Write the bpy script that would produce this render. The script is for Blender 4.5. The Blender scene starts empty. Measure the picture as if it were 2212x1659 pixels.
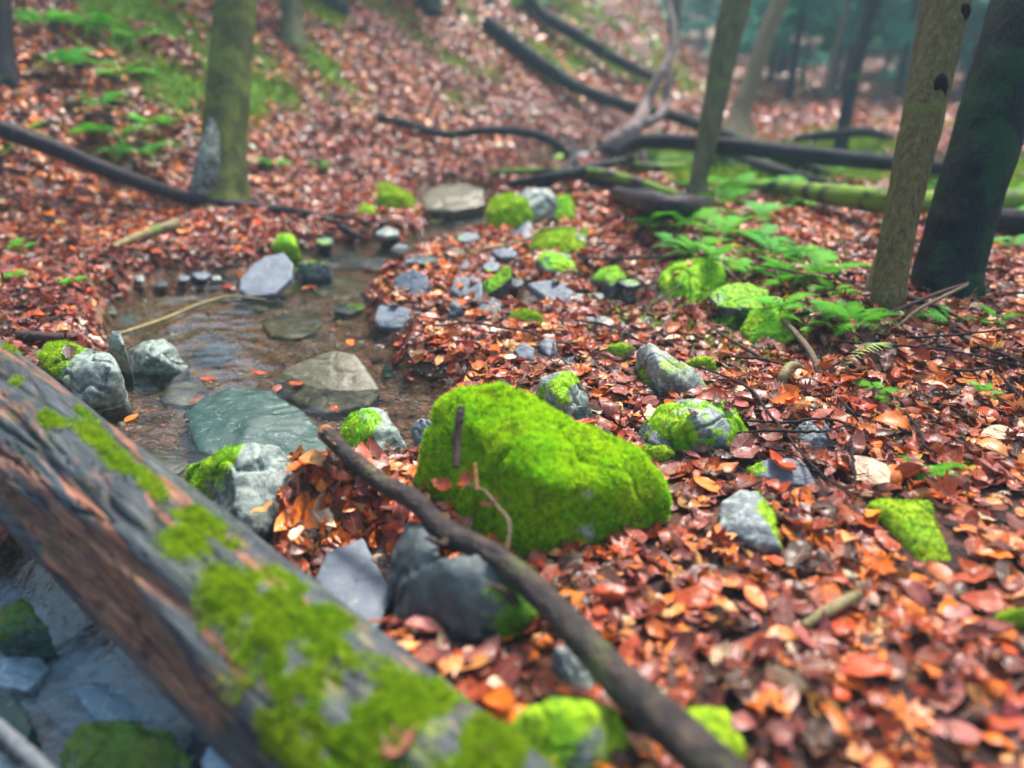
import bpy, bmesh, math, random
import numpy as np
from mathutils import Vector, Matrix, Quaternion
from mathutils.bvhtree import BVHTree

random.seed(7); RNG = np.random.default_rng(7)
S = bpy.context.scene
COL = S.collection
D2R = math.radians

# ------------------------------------------------------------------ camera, world, sun, exposure
FPX, CX, CY, CAMZ = 1640.0, 1106.0, 829.5, 1.0      # photograph measured on a 2212 x 1659 grid
PITCH = D2R(25.1)
cam_d = bpy.data.cameras.new('camera'); cam = bpy.data.objects.new('camera', cam_d); COL.objects.link(cam)
cam.location = (0, 0, CAMZ); cam.rotation_euler = (D2R(90) - PITCH, 0, 0)
cam_d.sensor_width = 36; cam_d.lens = 36 * FPX / 2212
cam_d.clip_start = 0.02; cam_d.clip_end = 400
cam_d.dof.use_dof = True; cam_d.dof.focus_distance = 2.1
cam_d.dof.aperture_fstop = (cam_d.lens / 1000) / 0.0285
S.camera = cam
w = bpy.data.worlds.new('World'); S.world = w; w.use_nodes = True
nt = w.node_tree; nt.nodes.clear()
sky = nt.nodes.new('ShaderNodeTexSky'); sky.sky_type = 'NISHITA'; sky.sun_disc = False
SUN_EL, SUN_AZ = 58, 25
sky.sun_elevation = D2R(SUN_EL); sky.sun_rotation = D2R(SUN_AZ)
sky.dust_density = 4.0; sky.air_density = 1.0; sky.ozone_density = 1.5
bg = nt.nodes.new('ShaderNodeBackground'); bg.inputs['Strength'].default_value = 0.066
wo = nt.nodes.new('ShaderNodeOutputWorld')
nt.links.new(sky.outputs[0], bg.inputs[0]); nt.links.new(bg.outputs[0], wo.inputs[0])
sd = bpy.data.lights.new('sun', 'SUN'); sd.energy = 2.0; sd.angle = D2R(11); sd.color = (1, 0.95, 0.88)
so = bpy.data.objects.new('sun', sd); COL.objects.link(so)
# sun direction: sky sun_rotation az measured from +Y towards +X
_a, _e = D2R(SUN_AZ), D2R(SUN_EL)
sdir = Vector((math.sin(_a) * math.cos(_e), math.cos(_a) * math.cos(_e), math.sin(_e)))
so.rotation_euler = sdir.to_track_quat('Z', 'Y').to_euler()
S.view_settings.view_transform = 'Standard'; S.view_settings.look = 'None'
S.view_settings.gamma = 1; S.view_settings.exposure = 2.42
S.cycles.max_bounces = 8; S.cycles.diffuse_bounces = 3; S.cycles.glossy_bounces = 3
S.cycles.transparent_max_bounces = 12; S.cycles.transmission_bounces = 4; S.cycles.volume_bounces = 0
S.cycles.caustics_reflective = False; S.cycles.caustics_refractive = False
S.cycles.sample_clamp_indirect = 6

# ------------------------------------------------------------------ helpers
def tag(o, label=None, cat=None, group=None, kind=None):
    if label: o['label'] = label
    if cat: o['category'] = cat
    if group: o['group'] = group
    if kind: o['kind'] = kind
    return o

def sstep(a, b, x):
    t = np.clip((x - a) / (b - a), 0, 1); return t * t * (3 - 2 * t)

def _h(ix, iy, iz, seed):
    n = (ix.astype(np.int64) * 374761393 + iy.astype(np.int64) * 668265263 + iz.astype(np.int64) * 2147483647 + seed * 974711) & 0xffffffff
    n = ((n ^ (n >> 13)) * 1274126177) & 0xffffffff
    n = ((n ^ (n >> 16)) * 2246822519) & 0xffffffff
    return ((n ^ (n >> 15)) & 0xffffff) / float(0xffffff) * 2 - 1

def vnoise(P, seed=0):
    P = np.asarray(P, float); i = np.floor(P); f = P - i; f = f * f * (3 - 2 * f); i = i.astype(np.int64)
    x, y, z = i[:, 0], i[:, 1], i[:, 2]; fx, fy, fz = f[:, 0], f[:, 1], f[:, 2]
    def L(a, b, t): return a + (b - a) * t
    c = [[[_h(x + a, y + b, z + c_, seed) for c_ in (0, 1)] for b in (0, 1)] for a in (0, 1)]
    return L(L(L(c[0][0][0], c[1][0][0], fx), L(c[0][1][0], c[1][1][0], fx), fy),
             L(L(c[0][0][1], c[1][0][1], fx), L(c[0][1][1], c[1][1][1], fx), fy), fz)

def fbm(P, scale, octv=3, seed=0):
    P = np.asarray(P, float) * scale; a = 1.0; s = 0; tot = 0
    for k in range(octv):
        s = s + a * vnoise(P, seed + k * 17); tot += a; a *= .5; P = P * 2.03 + 11.3
    return s / tot

def fbm2(X, Y, scale, octv=3, seed=0):
    X = np.asarray(X, float); sh = X.shape
    P = np.stack([X.ravel(), np.asarray(Y, float).ravel(), np.zeros(X.size)], 1)
    return fbm(P, scale, octv, seed).reshape(sh)

CT, ST = math.cos(PITCH), math.sin(PITCH)
def ray(px, py):
    u = (px - CX) / FPX; v = (CY - py) / FPX
    return np.array([u, CT + v * ST, -ST + v * CT])
def pd(px, py, t):                       # point at camera depth t
    r = ray(px, py) * t; return Vector((r[0], r[1], r[2] + CAMZ))
def at(px, py, z=0.0):                   # point at height z
    r = ray(px, py); t = (z - CAMZ) / r[2]; return Vector((r[0] * t, r[1] * t, z))
def proj(P):
    P = np.atleast_2d(P); d = P - np.array([0, 0, CAMZ])
    z = d[:, 1] * CT - d[:, 2] * ST; up = d[:, 1] * ST + d[:, 2] * CT
    return CX + FPX * d[:, 0] / z, CY - FPX * up / z, z

# ------------------------------------------------------------------ terrain functions
L0 = np.array(pd(100, 1000, 1.6))[:2]; L1 = np.array(pd(750, 1580, 1.2))[:2]
ldir = (L1 - L0) / np.linalg.norm(L1 - L0); lnor = np.array([ldir[1], -ldir[0]])
if lnor[1] > 0: lnor = -lnor
def casc(X, Y): return (X - L0[0]) * lnor[0] + (Y - L0[1]) * lnor[1]
def W(X, Y):
    X = np.asarray(X, float); Y = np.asarray(Y, float)
    return -0.05 - 0.14 * sstep(-0.05, 0.16, casc(X, Y)) + 0.012 * np.maximum(0, Y - 3.6)
def poly(pts, z=-0.05): return np.array([[at(a, b, z)[0], at(a, b, z)[1]] for a, b in pts])
POOLS = [
    poly([(225, 690), (238, 645), (330, 612), (430, 600), (520, 592), (610, 560), (650, 535), (730, 522), (850, 515), (905, 530), (868, 565),
          (812, 600), (790, 640), (800, 700), (862, 735), (835, 790), (900, 812), (985, 828), (930, 880), (905, 935), (885, 990), (760, 1000), (640, 1010), (540, 1010), (520, 1080),
          (600, 1250), (760, 1450), (860, 1700), (-300, 1800), (-250, 1250), (0, 1120), (150, 1000), (195, 900), (250, 810)]),
    poly([(690, 1180), (790, 1150), (850, 1280), (800, 1360), (690, 1290)]),
    poly([(860, 528), (905, 500), (940, 480), (900, 440), (905, 400), (1000, 392), (1060, 410), (1050, 470), (1110, 490), (1080, 510), (960, 525), (900, 545)]),
    poly([(1095, 640), (1115, 622), (1150, 618), (1160, 660), (1135, 680), (1098, 672)]),
    poly([(1310, 655), (1350, 645), (1395, 660), (1370, 682), (1320, 680)]),
    poly([(1225, 600), (1290, 585), (1310, 600), (1260, 616)]),
    poly([(1180, 335), (1290, 328), (1330, 345), (1240, 360), (1060, 392), (1040, 380)]),
    poly([(1330, 345), (1560, 362), (1900, 355), (2300, 352), (2300, 380), (1900, 388), (1560, 392), (1300, 372)]),
]
def sdpoly(X, Y, pg):                    # signed distance, + inside
    X = np.asarray(X, float); Y = np.asarray(Y, float)
    d = np.full(X.shape, 1e9); ins = np.zeros(X.shape, bool); n = len(pg)
    for i in range(n):
        x0, y0 = pg[i]; x1, y1 = pg[(i + 1) % n]; ex, ey = x1 - x0, y1 - y0
        t = np.clip(((X - x0) * ex + (Y - y0) * ey) / (ex * ex + ey * ey + 1e-12), 0, 1)
        d = np.minimum(d, np.hypot(X - x0 - t * ex, Y - y0 - t * ey))
        c = ((y0 > Y) != (y1 > Y)) & (X < ex * (Y - y0) / ((y1 - y0) if y1 != y0 else 1e-12) + x0)
        ins ^= c
    return np.where(ins, d, -d)
def stream(X, Y):
    r = np.full(np.shape(X), -9.0)
    for pg in POOLS: r = np.maximum(r, sdpoly(X, Y, pg))
    return r
TA = np.array([-2.45, 3.55]); TD = np.array([4.1, 4.6]) / math.hypot(4.1, 4.6); TN = np.array([-TD[1], TD[0]])
def bump(X, Y, px, py, r, h):
    p = at(px, py, 0); return h * np.exp(-((X - p[0]) ** 2 + (Y - p[1]) ** 2) / (r * r))
def H(X, Y):
    X = np.asarray(X, float); Y = np.asarray(Y, float)
    z = 0.014 * fbm2(X, Y, 2.3, 3, 3) + 0.010 * fbm2(X, Y, 7, 2, 5) + 0.01
    amp = sstep(2.5, 8, np.hypot(X, Y)); z = z + amp * 0.10 * fbm2(X, Y, .55, 3, 9)
    d = (X - TA[0]) * TN[0] + (Y - TA[1]) * TN[1]
    dd = np.where(d > .6, d - .3, np.maximum(0, d) ** 2 / 1.2)
    fall = 1 - sstep(1.1, 4.3, X)
    hh = 0.62 * dd * fall * (1 + .12 * fbm2(X, Y, .35, 2, 21)); z = z + np.where(hh > 1.2, 1.2 + .4 * (1 - np.exp(-(hh - 1.2) / .4)), hh)  # hill levelled off above the view so the pool mirrors open sky
    z = z + 0.055 * np.maximum(0, Y - 15) + 0.30 * np.maximum(0, Y - 34)
    z = z + 0.25 * np.maximum(0, X - 12 - .25 * Y) * .5
    # ledge of the right bank
    lx = .66 + (3.55 - Y) * .22 + .04 * np.sin(Y * 9)
    band = sstep(1.95, 2.5, Y) * (1 - sstep(3.7, 4.6, Y))
    z = z + .10 * band * sstep(0, .13, X - lx) * (1 - .5 * sstep(.8, 2.2, X - lx))
    z = z + .03 * sstep(.3, 1.0, X) * (1 - band) * (1 - sstep(4, 6, Y))
    # left bank, leaf pile beside the boulder
    z = z + .05 * (1 - sstep(-1.7, -1.2, X)) * sstep(1.9, 2.3, Y)
    z = z + bump(X, Y, 730, 1090, .13, .085) + bump(X, Y, 1010, 1090, .09, .05) + bump(X, Y, 1620, 900, .35, .02) + bump(X, Y, 1590, 695, .10, -.09) + bump(X, Y, 215, 885, .10, -.05)
    z = z - .12 * sstep(0, .3, casc(X, Y))
    z = z + .02 * np.maximum(0, Y - 3.6) * .6 * (1 - sstep(8, 12, Y))
    s = stream(X, Y)
    bed = W(X, Y) - .055 - .02 * fbm2(X, Y, 5, 2, 31)
    k = sstep(-.10, .045, s); zz = np.maximum(z, W(X, Y) + .014)
    z = np.where(s > -.5, zz, z)
    return z * (1 - k) + bed * k
_T = np.concatenate([np.arange(.4, 12, .01), np.arange(12, 60, .05)])
def gp(px, py, dz=0.0):
    r = ray(px, py); X = r[0] * _T; Y = r[1] * _T; Z = CAMZ + r[2] * _T
    h = H(X, Y); c = Z < h + dz; k = np.argmax(c)
    if not c.any(): k = len(_T) - 1
    return Vector((X[k], Y[k], Z[k]))

# ------------------------------------------------------------------ material helpers
def mat(name):
    m = bpy.data.materials.new(name); m.use_nodes = True; t = m.node_tree; t.nodes.clear()
    out = t.nodes.new('ShaderNodeOutputMaterial'); b = t.nodes.new('ShaderNodeBsdfPrincipled')
    t.links.new(b.outputs[0], out.inputs[0]); return m, t, b, out
def nd(t, ty, **k):
    n = t.nodes.new(ty)
    for a, v in k.items():
        if a in ('inp',):
            for q, u in v.items(): n.inputs[q].default_value = u
        else: setattr(n, a, v)
    return n
def noise(t, vec, scale, detail=4, rough=.6, dist=0):
    n = nd(t, 'ShaderNodeTexNoise', inp={'Scale': scale, 'Detail': detail, 'Roughness': rough, 'Distortion': dist})
    if vec is not None: t.links.new(vec, n.inputs['Vector'])
    return n.outputs['Fac']
def ramp(t, fac, stops, interp='LINEAR'):
    r = t.nodes.new('ShaderNodeValToRGB'); e = r.color_ramp; e.interpolation = interp
    while len(e.elements) < len(stops): e.elements.new(.5)
    for el, (p, c) in zip(e.elements, stops):
        el.position = p; el.color = tuple(c) + (1,) if len(c) == 3 else c
    t.links.new(fac, r.inputs[0]); return r.outputs[0]
def mix(t, fac, a, b, mode='MIX'):
    m = nd(t, 'ShaderNodeMix', data_type='RGBA', blend_type=mode)
    for s, v in ((m.inputs[0], fac), (m.inputs[6], a), (m.inputs[7], b)):
        if isinstance(v, (int, float)): s.default_value = v
        elif isinstance(v, tuple): s.default_value = v + (1,) if len(v) == 3 else v
        else: t.links.new(v, s)
    return m.outputs[2]
def math_(t, op, a, b=0.0, clamp=False):
    m = nd(t, 'ShaderNodeMath', operation=op, use_clamp=clamp)
    for s, v in ((m.inputs[0], a), (m.inputs[1], b)):
        if isinstance(v, (int, float)): s.default_value = v
        else: t.links.new(v, s)
    return m.outputs[0]
def bumpn(t, hgt, strength, dist, normal=None):
    b = nd(t, 'ShaderNodeBump', inp={'Strength': strength, 'Distance': dist}); t.links.new(hgt, b.inputs['Height'])
    if normal is not None: t.links.new(normal, b.inputs['Normal'])
    return b.outputs[0]
def objco(t): return nd(t, 'ShaderNodeTexCoord').outputs['Object']
def scaled(t, vec, s):
    m = nd(t, 'ShaderNodeMapping'); m.inputs['Scale'].default_value = s; t.links.new(vec, m.inputs['Vector']); return m.outputs[0]
def attr(t, name): return nd(t, 'ShaderNodeAttribute', attribute_name=name)

# leaf colours (real base colours of dead wet leaves)
LEAFC = [('orange', (.70, .16, .010), .19), ('rust brown', (.38, .048, .010), .27), ('tan', (.64, .28, .08), .09),
         ('maroon', (.14, .016, .016), .18), ('mauve brown', (.30, .085, .070), .17), ('pale buff', (.80, .56, .38), .04), ('dark brown', (.045, .014, .012), .12)]

def leaf_material():
    m, t, b, out = mat('dead_leaf')
    c = attr(t, 'col'); uv = attr(t, 'luv')
    sep = nd(t, 'ShaderNodeSeparateXYZ'); t.links.new(uv.outputs['Vector'], sep.inputs[0])
    v = math_(t, 'ABSOLUTE', sep.outputs[1])
    ph = math_(t, 'SUBTRACT', math_(t, 'MULTIPLY', sep.outputs[0], 62), math_(t, 'MULTIPLY', v, 30))
    s = math_(t, 'SINE', ph)
    vein = math_(t, 'POWER', math_(t, 'MULTIPLY', math_(t, 'ADD', s, 1), .5), 6)
    mid = math_(t, 'LESS_THAN', v, .035)
    vm = math_(t, 'MAXIMUM', math_(t, 'MULTIPLY', vein, .30), math_(t, 'MULTIPLY', mid, .55))
    n = noise(t, objco(t), 55, 5, .65)
    blot = ramp(t, n, [(.3, (.45, .4, .4)), (.5, (.95, .95, .95)), (.75, (1.25, 1.15, 1.05))])
    base = mix(t, 1.0, c.outputs['Color'], blot, 'MULTIPLY')
    base = mix(t, vm, base, (.55, .30, .13))
    t.links.new(base, b.inputs['Base Color'])
    b.inputs['Roughness'].default_value = .25; b.inputs['Specular IOR Level'].default_value = .36
    b.inputs['Sheen Weight'].default_value = 0.0
    t.links.new(bumpn(t, math_(t, 'SUBTRACT', n, math_(t, 'MULTIPLY', vein, .35)), .5, .003), b.inputs['Normal'])
    tr = nd(t, 'ShaderNodeBsdfTranslucent'); t.links.new(base, tr.inputs[0])
    mx = nd(t, 'ShaderNodeMixShader'); mx.inputs[0].default_value = .14
    t.links.new(b.outputs[0], mx.inputs[1]); t.links.new(tr.outputs[0], mx.inputs[2]); t.links.new(mx.outputs[0], out.inputs[0])
    return m

def moss_col(t, co, bright=1.0, yellow=0.0):
    n1 = noise(t, co, 9, 3, .6, .4); n2 = noise(t, co, 70, 3, .6)
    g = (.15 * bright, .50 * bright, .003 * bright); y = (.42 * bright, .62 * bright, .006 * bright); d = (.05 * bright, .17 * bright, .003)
    lo, hi = .34 - yellow * .25, .66 - yellow * .3
    a = ramp(t, n1, [(lo, g), ((lo + hi) / 2, tuple((g[i] + y[i]) / 2 for i in range(3))), (hi, y)])
    a = mix(t, ramp(t, noise(t, co, 17, 4, .7, .5), [(.56, (0, 0, 0)), (.70, (.8, .8, .8))]), a, (.16 * bright, .17 * bright, .018)); return mix(t, ramp(t, n2, [(.32, (.8, .8, .8)), (.56, (0, 0, 0))]), a, d)

def moss_material(name, bright=1.0, yellow=0.0):
    m, t, b, out = mat(name); co = objco(t)
    base = moss_col(t, co, bright, yellow)
    r = attr(t, 'rnd')
    base = mix(t, math_(t, 'MULTIPLY', r.outputs['Fac'], .55), base, (.55 * bright, .66 * bright, .05))
    t.links.new(base, b.inputs['Base Color']); b.inputs['Roughness'].default_value = .6; b.inputs['Specular IOR Level'].default_value = .25
    tr = nd(t, 'ShaderNodeBsdfTranslucent'); t.links.new(base, tr.inputs[0])
    mx = nd(t, 'ShaderNodeMixShader'); mx.inputs[0].default_value = .45
    t.links.new(b.outputs[0], mx.inputs[1]); t.links.new(tr.outputs[0], mx.inputs[2]); t.links.new(mx.outputs[0], out.inputs[0])
    return m

def rock_material(name, c1, c2, lichen=.3, wet=.35, lcol=(.42, .48, .40), bright=1.0, yellow=0.0, scale=1.0, strata=0.0):
    m, t, b, out = mat(name); co = objco(t)
    n1 = noise(t, co, 14 * scale, 6, .65, .3); n2 = noise(t, co, 60 * scale, 5, .7); n3 = noise(t, co, 30 * scale, 6, .8, .15)
    base = ramp(t, n1, [(.3, c1), (.7, c2)])
    base = mix(t, math_(t, 'MULTIPLY', n2, .55), base, tuple(x * .35 for x in c1))
    lm = ramp(t, n3, [(.60 - lichen * .33, (0, 0, 0)), (.70 - lichen * .33, (1, 1, 1))])
    lm = math_(t, 'MULTIPLY', lm, ramp(t, n2, [(.36, (.15, .15, .15)), (.5, (1, 1, 1))]))
    if lichen > 0: base = mix(t, math_(t, 'MULTIPLY', lm, .85), base, lcol)
    am = attr(t, 'moss'); mc = moss_col(t, co, bright, yellow)
    mm = ramp(t, math_(t, 'ADD', am.outputs['Fac'], math_(t, 'MULTIPLY', math_(t, 'SUBTRACT', n2, .5), .5)), [(.44, (0, 0, 0)), (.54, (1, 1, 1))])
    base = mix(t, mm, base, mc)
    t.links.new(base, b.inputs['Base Color'])
    rr = math_(t, 'ADD', math_(t, 'MULTIPLY', n2, .35), wet - .12)
    t.links.new(math_(t, 'ADD', rr, math_(t, 'MULTIPLY', mm, .4), True), b.inputs['Roughness'])
    hgt = math_(t, 'ADD', math_(t, 'MULTIPLY', n1, .8), math_(t, 'MULTIPLY', n2, .35))
    if strata:
        st = noise(t, scaled(t, co, (6, 6, 60)), 1.0, 4, .6); hgt = math_(t, 'ADD', hgt, math_(t, 'MULTIPLY', st, strata))
    hgt = math_(t, 'ADD', hgt, math_(t, 'MULTIPLY', noise(t, co, 240, 3, .7), .18)); t.links.new(bumpn(t, hgt, .8, .008), b.inputs['Normal'])
    return m

def bark_material(name, c1, c2, c3, zs=(40, 40, 9), moss=.0, rough=.7, mcol=(.10, .22, .02), spec=.16):
    m, t, b, out = mat(name); co = objco(t)
    v = scaled(t, co, zs); n1 = noise(t, v, 1.0, 6, .65, .5); n2 = noise(t, co, 6, 4, .6); n3 = noise(t, co, 90, 4, .7)
    base = ramp(t, n1, [(.3, c1), (.55, c2), (.75, c3)])
    base = mix(t, math_(t, 'MULTIPLY', n3, .5), base, tuple(x * .6 for x in c1))
    if moss > 0:
        mm = ramp(t, math_(t, 'ADD', n2, math_(t, 'MULTIPLY', math_(t, 'SUBTRACT', n3, .5), .3)), [(.66 - moss * .35, (0, 0, 0)), (.76 - moss * .35, (1, 1, 1))])
        base = mix(t, math_(t, 'MULTIPLY', mm, .85), base, mcol)
    t.links.new(base, b.inputs['Base Color']); b.inputs['Roughness'].default_value = rough; b.inputs['Specular IOR Level'].default_value = spec
    t.links.new(bumpn(t, math_(t, 'ADD', n1, math_(t, 'MULTIPLY', n3, .4)), .9, .018 if 'bark' in name else .01), b.inputs['Normal'])
    return m

M = {}
M['leaf'] = leaf_material()
M['moss'] = moss_material('green_moss', 1.0, 0)
M['moss_y'] = moss_material('yellow_moss', .82, .65)
M['moss_log'] = moss_material('log_moss', .8, .5)
M['moss_b'] = moss_material('boulder_moss', 1.35, .12)
M['moss_hill'] = moss_material('hill_moss', .55, .2)
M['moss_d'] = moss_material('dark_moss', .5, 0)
M['slate'] = rock_material('blue_grey_slate', (.10, .125, .16), (.19, .225, .27), .03, .42, strata=.0)
M['slate_d'] = rock_material('dark_wet_slate', (.035, .05, .06), (.09, .12, .14), .05, .22)
M['pale'] = rock_material('pale_lichened_stone', (.07, .095, .09), (.17, .20, .185), .5, .4, lcol=(.27, .34, .28))
M['grey'] = rock_material('grey_stone', (.09, .11, .12), (.20, .23, .24), .35, .42)
M['green_wet'] = rock_material('wet_green_stone', (.012, .045, .036), (.045, .105, .085), .10, .10, lcol=(.16, .24, .22), bright=.3)
M['teal'] = rock_material('pale_blue_green_stone', (.13, .25, .30), (.36, .52, .60), .2, .15, lcol=(.4, .55, .6))
M['block'] = rock_material('dark_block_stone', (.035, .05, .055), (.11, .135, .135), .14, .35, lcol=(.22, .25, .22), bright=.5)
M['olive'] = rock_material('olive_stone', (.075, .065, .03), (.17, .155, .09), .05, .25, lcol=(.30, .32, .27), bright=.4)
M['rock_y'] = rock_material('yellow_mossed_stone', (.13, .15, .14), (.24, .27, .25), .35, .5, bright=.8, yellow=.6)

# terrain material: soil + leaf mould pattern; stream gravel by attribute; moss by attribute
def ground_material():
    m, t, b, out = mat('leaf_mould_ground'); co = objco(t)
    vo = nd(t, 'ShaderNodeTexVoronoi', inp={'Scale': 19.0, 'Randomness': 1.0}); wv = nd(t, 'ShaderNodeVectorMath', operation='ADD')
    nn = nd(t, 'ShaderNodeTexNoise', inp={'Scale': 12.0, 'Detail': 3.0}); t.links.new(co, nn.inputs['Vector'])
    sc = nd(t, 'ShaderNodeVectorMath', operation='SCALE'); sc.inputs['Scale'].default_value = .12; t.links.new(nn.outputs['Color'], sc.inputs[0])
    t.links.new(co, wv.inputs[0]); t.links.new(sc.outputs[0], wv.inputs[1]); t.links.new(wv.outputs[0], vo.inputs['Vector'])
    sp = nd(t, 'ShaderNodeSeparateColor'); t.links.new(vo.outputs['Color'], sp.inputs[0])
    lc = ramp(t, sp.outputs[0], [(0, (.05, .02, .018)), (.2, (.12, .03, .028)), (.4, (.34, .09, .03)), (.6, (.28, .12, .10)), (.8, (.55, .2, .06)), (1, (.6, .35, .2))], 'CONSTANT')
    n2 = noise(t, co, 40, 5, .7)
    lc = mix(t, math_(t, 'MULTIPLY', n2, .9), lc, (.03, .015, .012))
    far = attr(t, 'far'); soil = ramp(t, n2, [(.3, (.008, .004, .004)), (.7, (.030, .014, .012))])
    base = mix(t, far.outputs['Fac'], soil, lc)
    bedc = ramp(t, noise(t, co, 28, 6, .75, .5), [(.25, (.035, .02, .010)), (.45, (.15, .075, .03)), (.6, (.27, .13, .06)), (.75, (.16, .17, .10))])
    gv = nd(t, 'ShaderNodeTexVoronoi', inp={'Scale': 75.0}); t.links.new(co, gv.inputs['Vector'])
    sg = nd(t, 'ShaderNodeSeparateColor'); t.links.new(gv.outputs['Color'], sg.inputs[0])
    gc = ramp(t, sg.outputs[1], [(0, (.05, .03, .018)), (.35, (.20, .09, .045)), (.6, (.32, .13, .08)), (.85, (.17, .19, .14)), (1, (.38, .32, .20))], 'CONSTANT')
    bedc = mix(t, .5, bedc, gc)
    bed = attr(t, 'bed'); base = mix(t, bed.outputs['Fac'], base, bedc)
    ms = attr(t, 'moss'); mcol = ramp(t, noise(t, co, 25, 4, .6), [(.3, (.03, .10, .008)), (.55, (.11, .26, .015)), (.75, (.22, .36, .03))])
    mf = ramp(t, math_(t, 'ADD', ms.outputs['Fac'], math_(t, 'MULTIPLY', math_(t, 'SUBTRACT', noise(t, co, 9, 4, .7), .5), 1.2)), [(.45, (0, 0, 0)), (.6, (1, 1, 1))])
    base = mix(t, mf, base, mcol)
    t.links.new(base, b.inputs['Base Color']); b.inputs['Roughness'].default_value = .7; b.inputs['Specular IOR Level'].default_value = .25
    hb = math_(t, 'ADD', math_(t, 'MULTIPLY', vo.outputs['Distance'], 1.0), n2)
    t.links.new(bumpn(t, hb, .8, .02), b.inputs['Normal'])
    return m
M['ground'] = ground_material()

def water_material():
    m, t, b, out = mat('stream_water'); t.nodes.remove(b); co = objco(t)
    rip = attr(t, 'rip'); foam = attr(t, 'foam')
    n1 = noise(t, scaled(t, co, (1, 2.2, 1)), 13, 4, .55, .9); n2 = noise(t, scaled(t, co, (1, 2.6, 1)), 46, 3, .6, .5)
    h = math_(t, 'ADD', n1, math_(t, 'MULTIPLY', n2, .28))
    bn = nd(t, 'ShaderNodeBump', inp={'Distance': .005}); t.links.new(h, bn.inputs['Height'])
    t.links.new(math_(t, 'ADD', math_(t, 'MULTIPLY', rip.outputs['Fac'], .75), .10, True), bn.inputs['Strength'])
    fr = nd(t, 'ShaderNodeFresnel', inp={'IOR': 1.85}); t.links.new(bn.outputs[0], fr.inputs['Normal'])
    gl = nd(t, 'ShaderNodeBsdfGlossy', inp={'Roughness': .015}); t.links.new(bn.outputs[0], gl.inputs['Normal'])
    tr = nd(t, 'ShaderNodeBsdfTransparent', inp={'Color': (.93, .94, .89, 1)})
    mx = nd(t, 'ShaderNodeMixShader'); t.links.new(fr.outputs[0], mx.inputs[0])
    t.links.new(tr.outputs[0], mx.inputs[1]); t.links.new(gl.outputs[0], mx.inputs[2])
    df = nd(t, 'ShaderNodeBsdfDiffuse', inp={'Color': (.45, .66, .80, 1)})
    fn = noise(t, scaled(t, co, (1.0, 1.8, 1)), 14, 6, .7, .3)
    fm = ramp(t, math_(t, 'ADD', math_(t, 'MULTIPLY', foam.outputs['Fac'], .42), math_(t, 'MULTIPLY', fn, .6)), [(.50, (0, 0, 0)), (.78, (1, 1, 1))])
    fm = math_(t, 'MULTIPLY', fm, math_(t, 'MULTIPLY', math_(t, 'MINIMUM', foam.outputs['Fac'], 1.0), .22))
    m2 = nd(t, 'ShaderNodeMixShader'); t.links.new(fm, m2.inputs[0]); t.links.new(mx.outputs[0], m2.inputs[1]); t.links.new(df.outputs[0], m2.inputs[2])
    t.links.new(m2.outputs[0], out.inputs[0]); return m
M['water'] = water_material()

# ------------------------------------------------------------------ mesh helpers
def mkmesh(name, V, F, m=None, smooth=True, attrs=None):
    me = bpy.data.meshes.new(name)
    V = np.asarray(V, np.float32)
    if isinstance(F, np.ndarray):
        k = F.shape[1]; me.vertices.add(len(V)); me.vertices.foreach_set('co', V.ravel())
        me.loops.add(F.size); me.loops.foreach_set('vertex_index', F.ravel().astype(np.int32))
        me.polygons.add(len(F)); me.polygons.foreach_set('loop_start', (np.arange(len(F)) * k).astype(np.int32))
        me.update(calc_edges=True)
    else:
        me.from_pydata(V.tolist(), [], F)
    if smooth: me.polygons.foreach_set('use_smooth', np.ones(len(me.polygons), bool))
    for an, (ty, arr) in (attrs or {}).items():
        a = me.attributes.new(an, ty, 'POINT')
        key = {'FLOAT': 'value', 'FLOAT_VECTOR': 'vector', 'FLOAT_COLOR': 'color'}[ty]
        a.data.foreach_set(key, np.asarray(arr, np.float32).ravel())
    if m: me.materials.append(m)
    me.update()
    return me
def mkobj(name, me, parent=None):
    o = bpy.data.objects.new(name, me); COL.objects.link(o)
    if parent is not None: o.parent = parent
    return o

def grid_faces(nu, nv, wrap=False):
    i, j = np.meshgrid(np.arange(nu - 1), np.arange(nv if wrap else nv - 1), indexing='ij'); j2 = (j + 1) % nv
    return np.stack([i * nv + j, i * nv + j2, (i + 1) * nv + j2, (i + 1) * nv + j], -1).reshape(-1, 4)

# ------------------------------------------------------------------ ground
def ground_moss(X, Y):
    d = (X - TA[0]) * TN[0] + (Y - TA[1]) * TN[1]
    m = .55 * sstep(.2, 1.2, d) * (.40 + 2.4 * fbm2(X * .9 + Y * .5, Y * 1.1, 2.6, 3, 77))
    m = m + .85 * sstep(3.7, 4.4, Y) * (1 - sstep(7, 9, Y)) * sstep(.8, 1.4, X) * (.55 + 1.3 * fbm2(X, Y, 1.6, 3, 78))
    m = m + .22 * np.exp(-((d - 1.2) / 1.0) ** 2) * (1 - sstep(-2.2, -1.2, X)) * (.4 + 1.8 * fbm2(X, Y, 2.2, 3, 79)) 
    p = at(1640, 660, .05); m = m + .9 * np.exp(-((X - p[0]) / .65) ** 2 - ((Y - p[1]) / 1.1) ** 2) * (.6 + 1.4 * fbm2(X, Y, 4, 3, 80))
    return np.clip(m, 0, 1)
ny, nx = 620, 460
vv = np.linspace(0, 1, ny); Yg = -1.5 + 5.5 * vv + 76 * np.maximum(0, vv - .55) ** 2.6 / (.45 ** 2.6)
uu = np.linspace(-1, 1, nx)
half = np.maximum(1.6, 1.05 * Yg + 1.6)
XX = uu[None, :] * half[:, None]; YY = np.repeat(Yg[:, None], nx, 1)
ZZ = H(XX, YY)
sg = stream(XX, YY)
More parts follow.
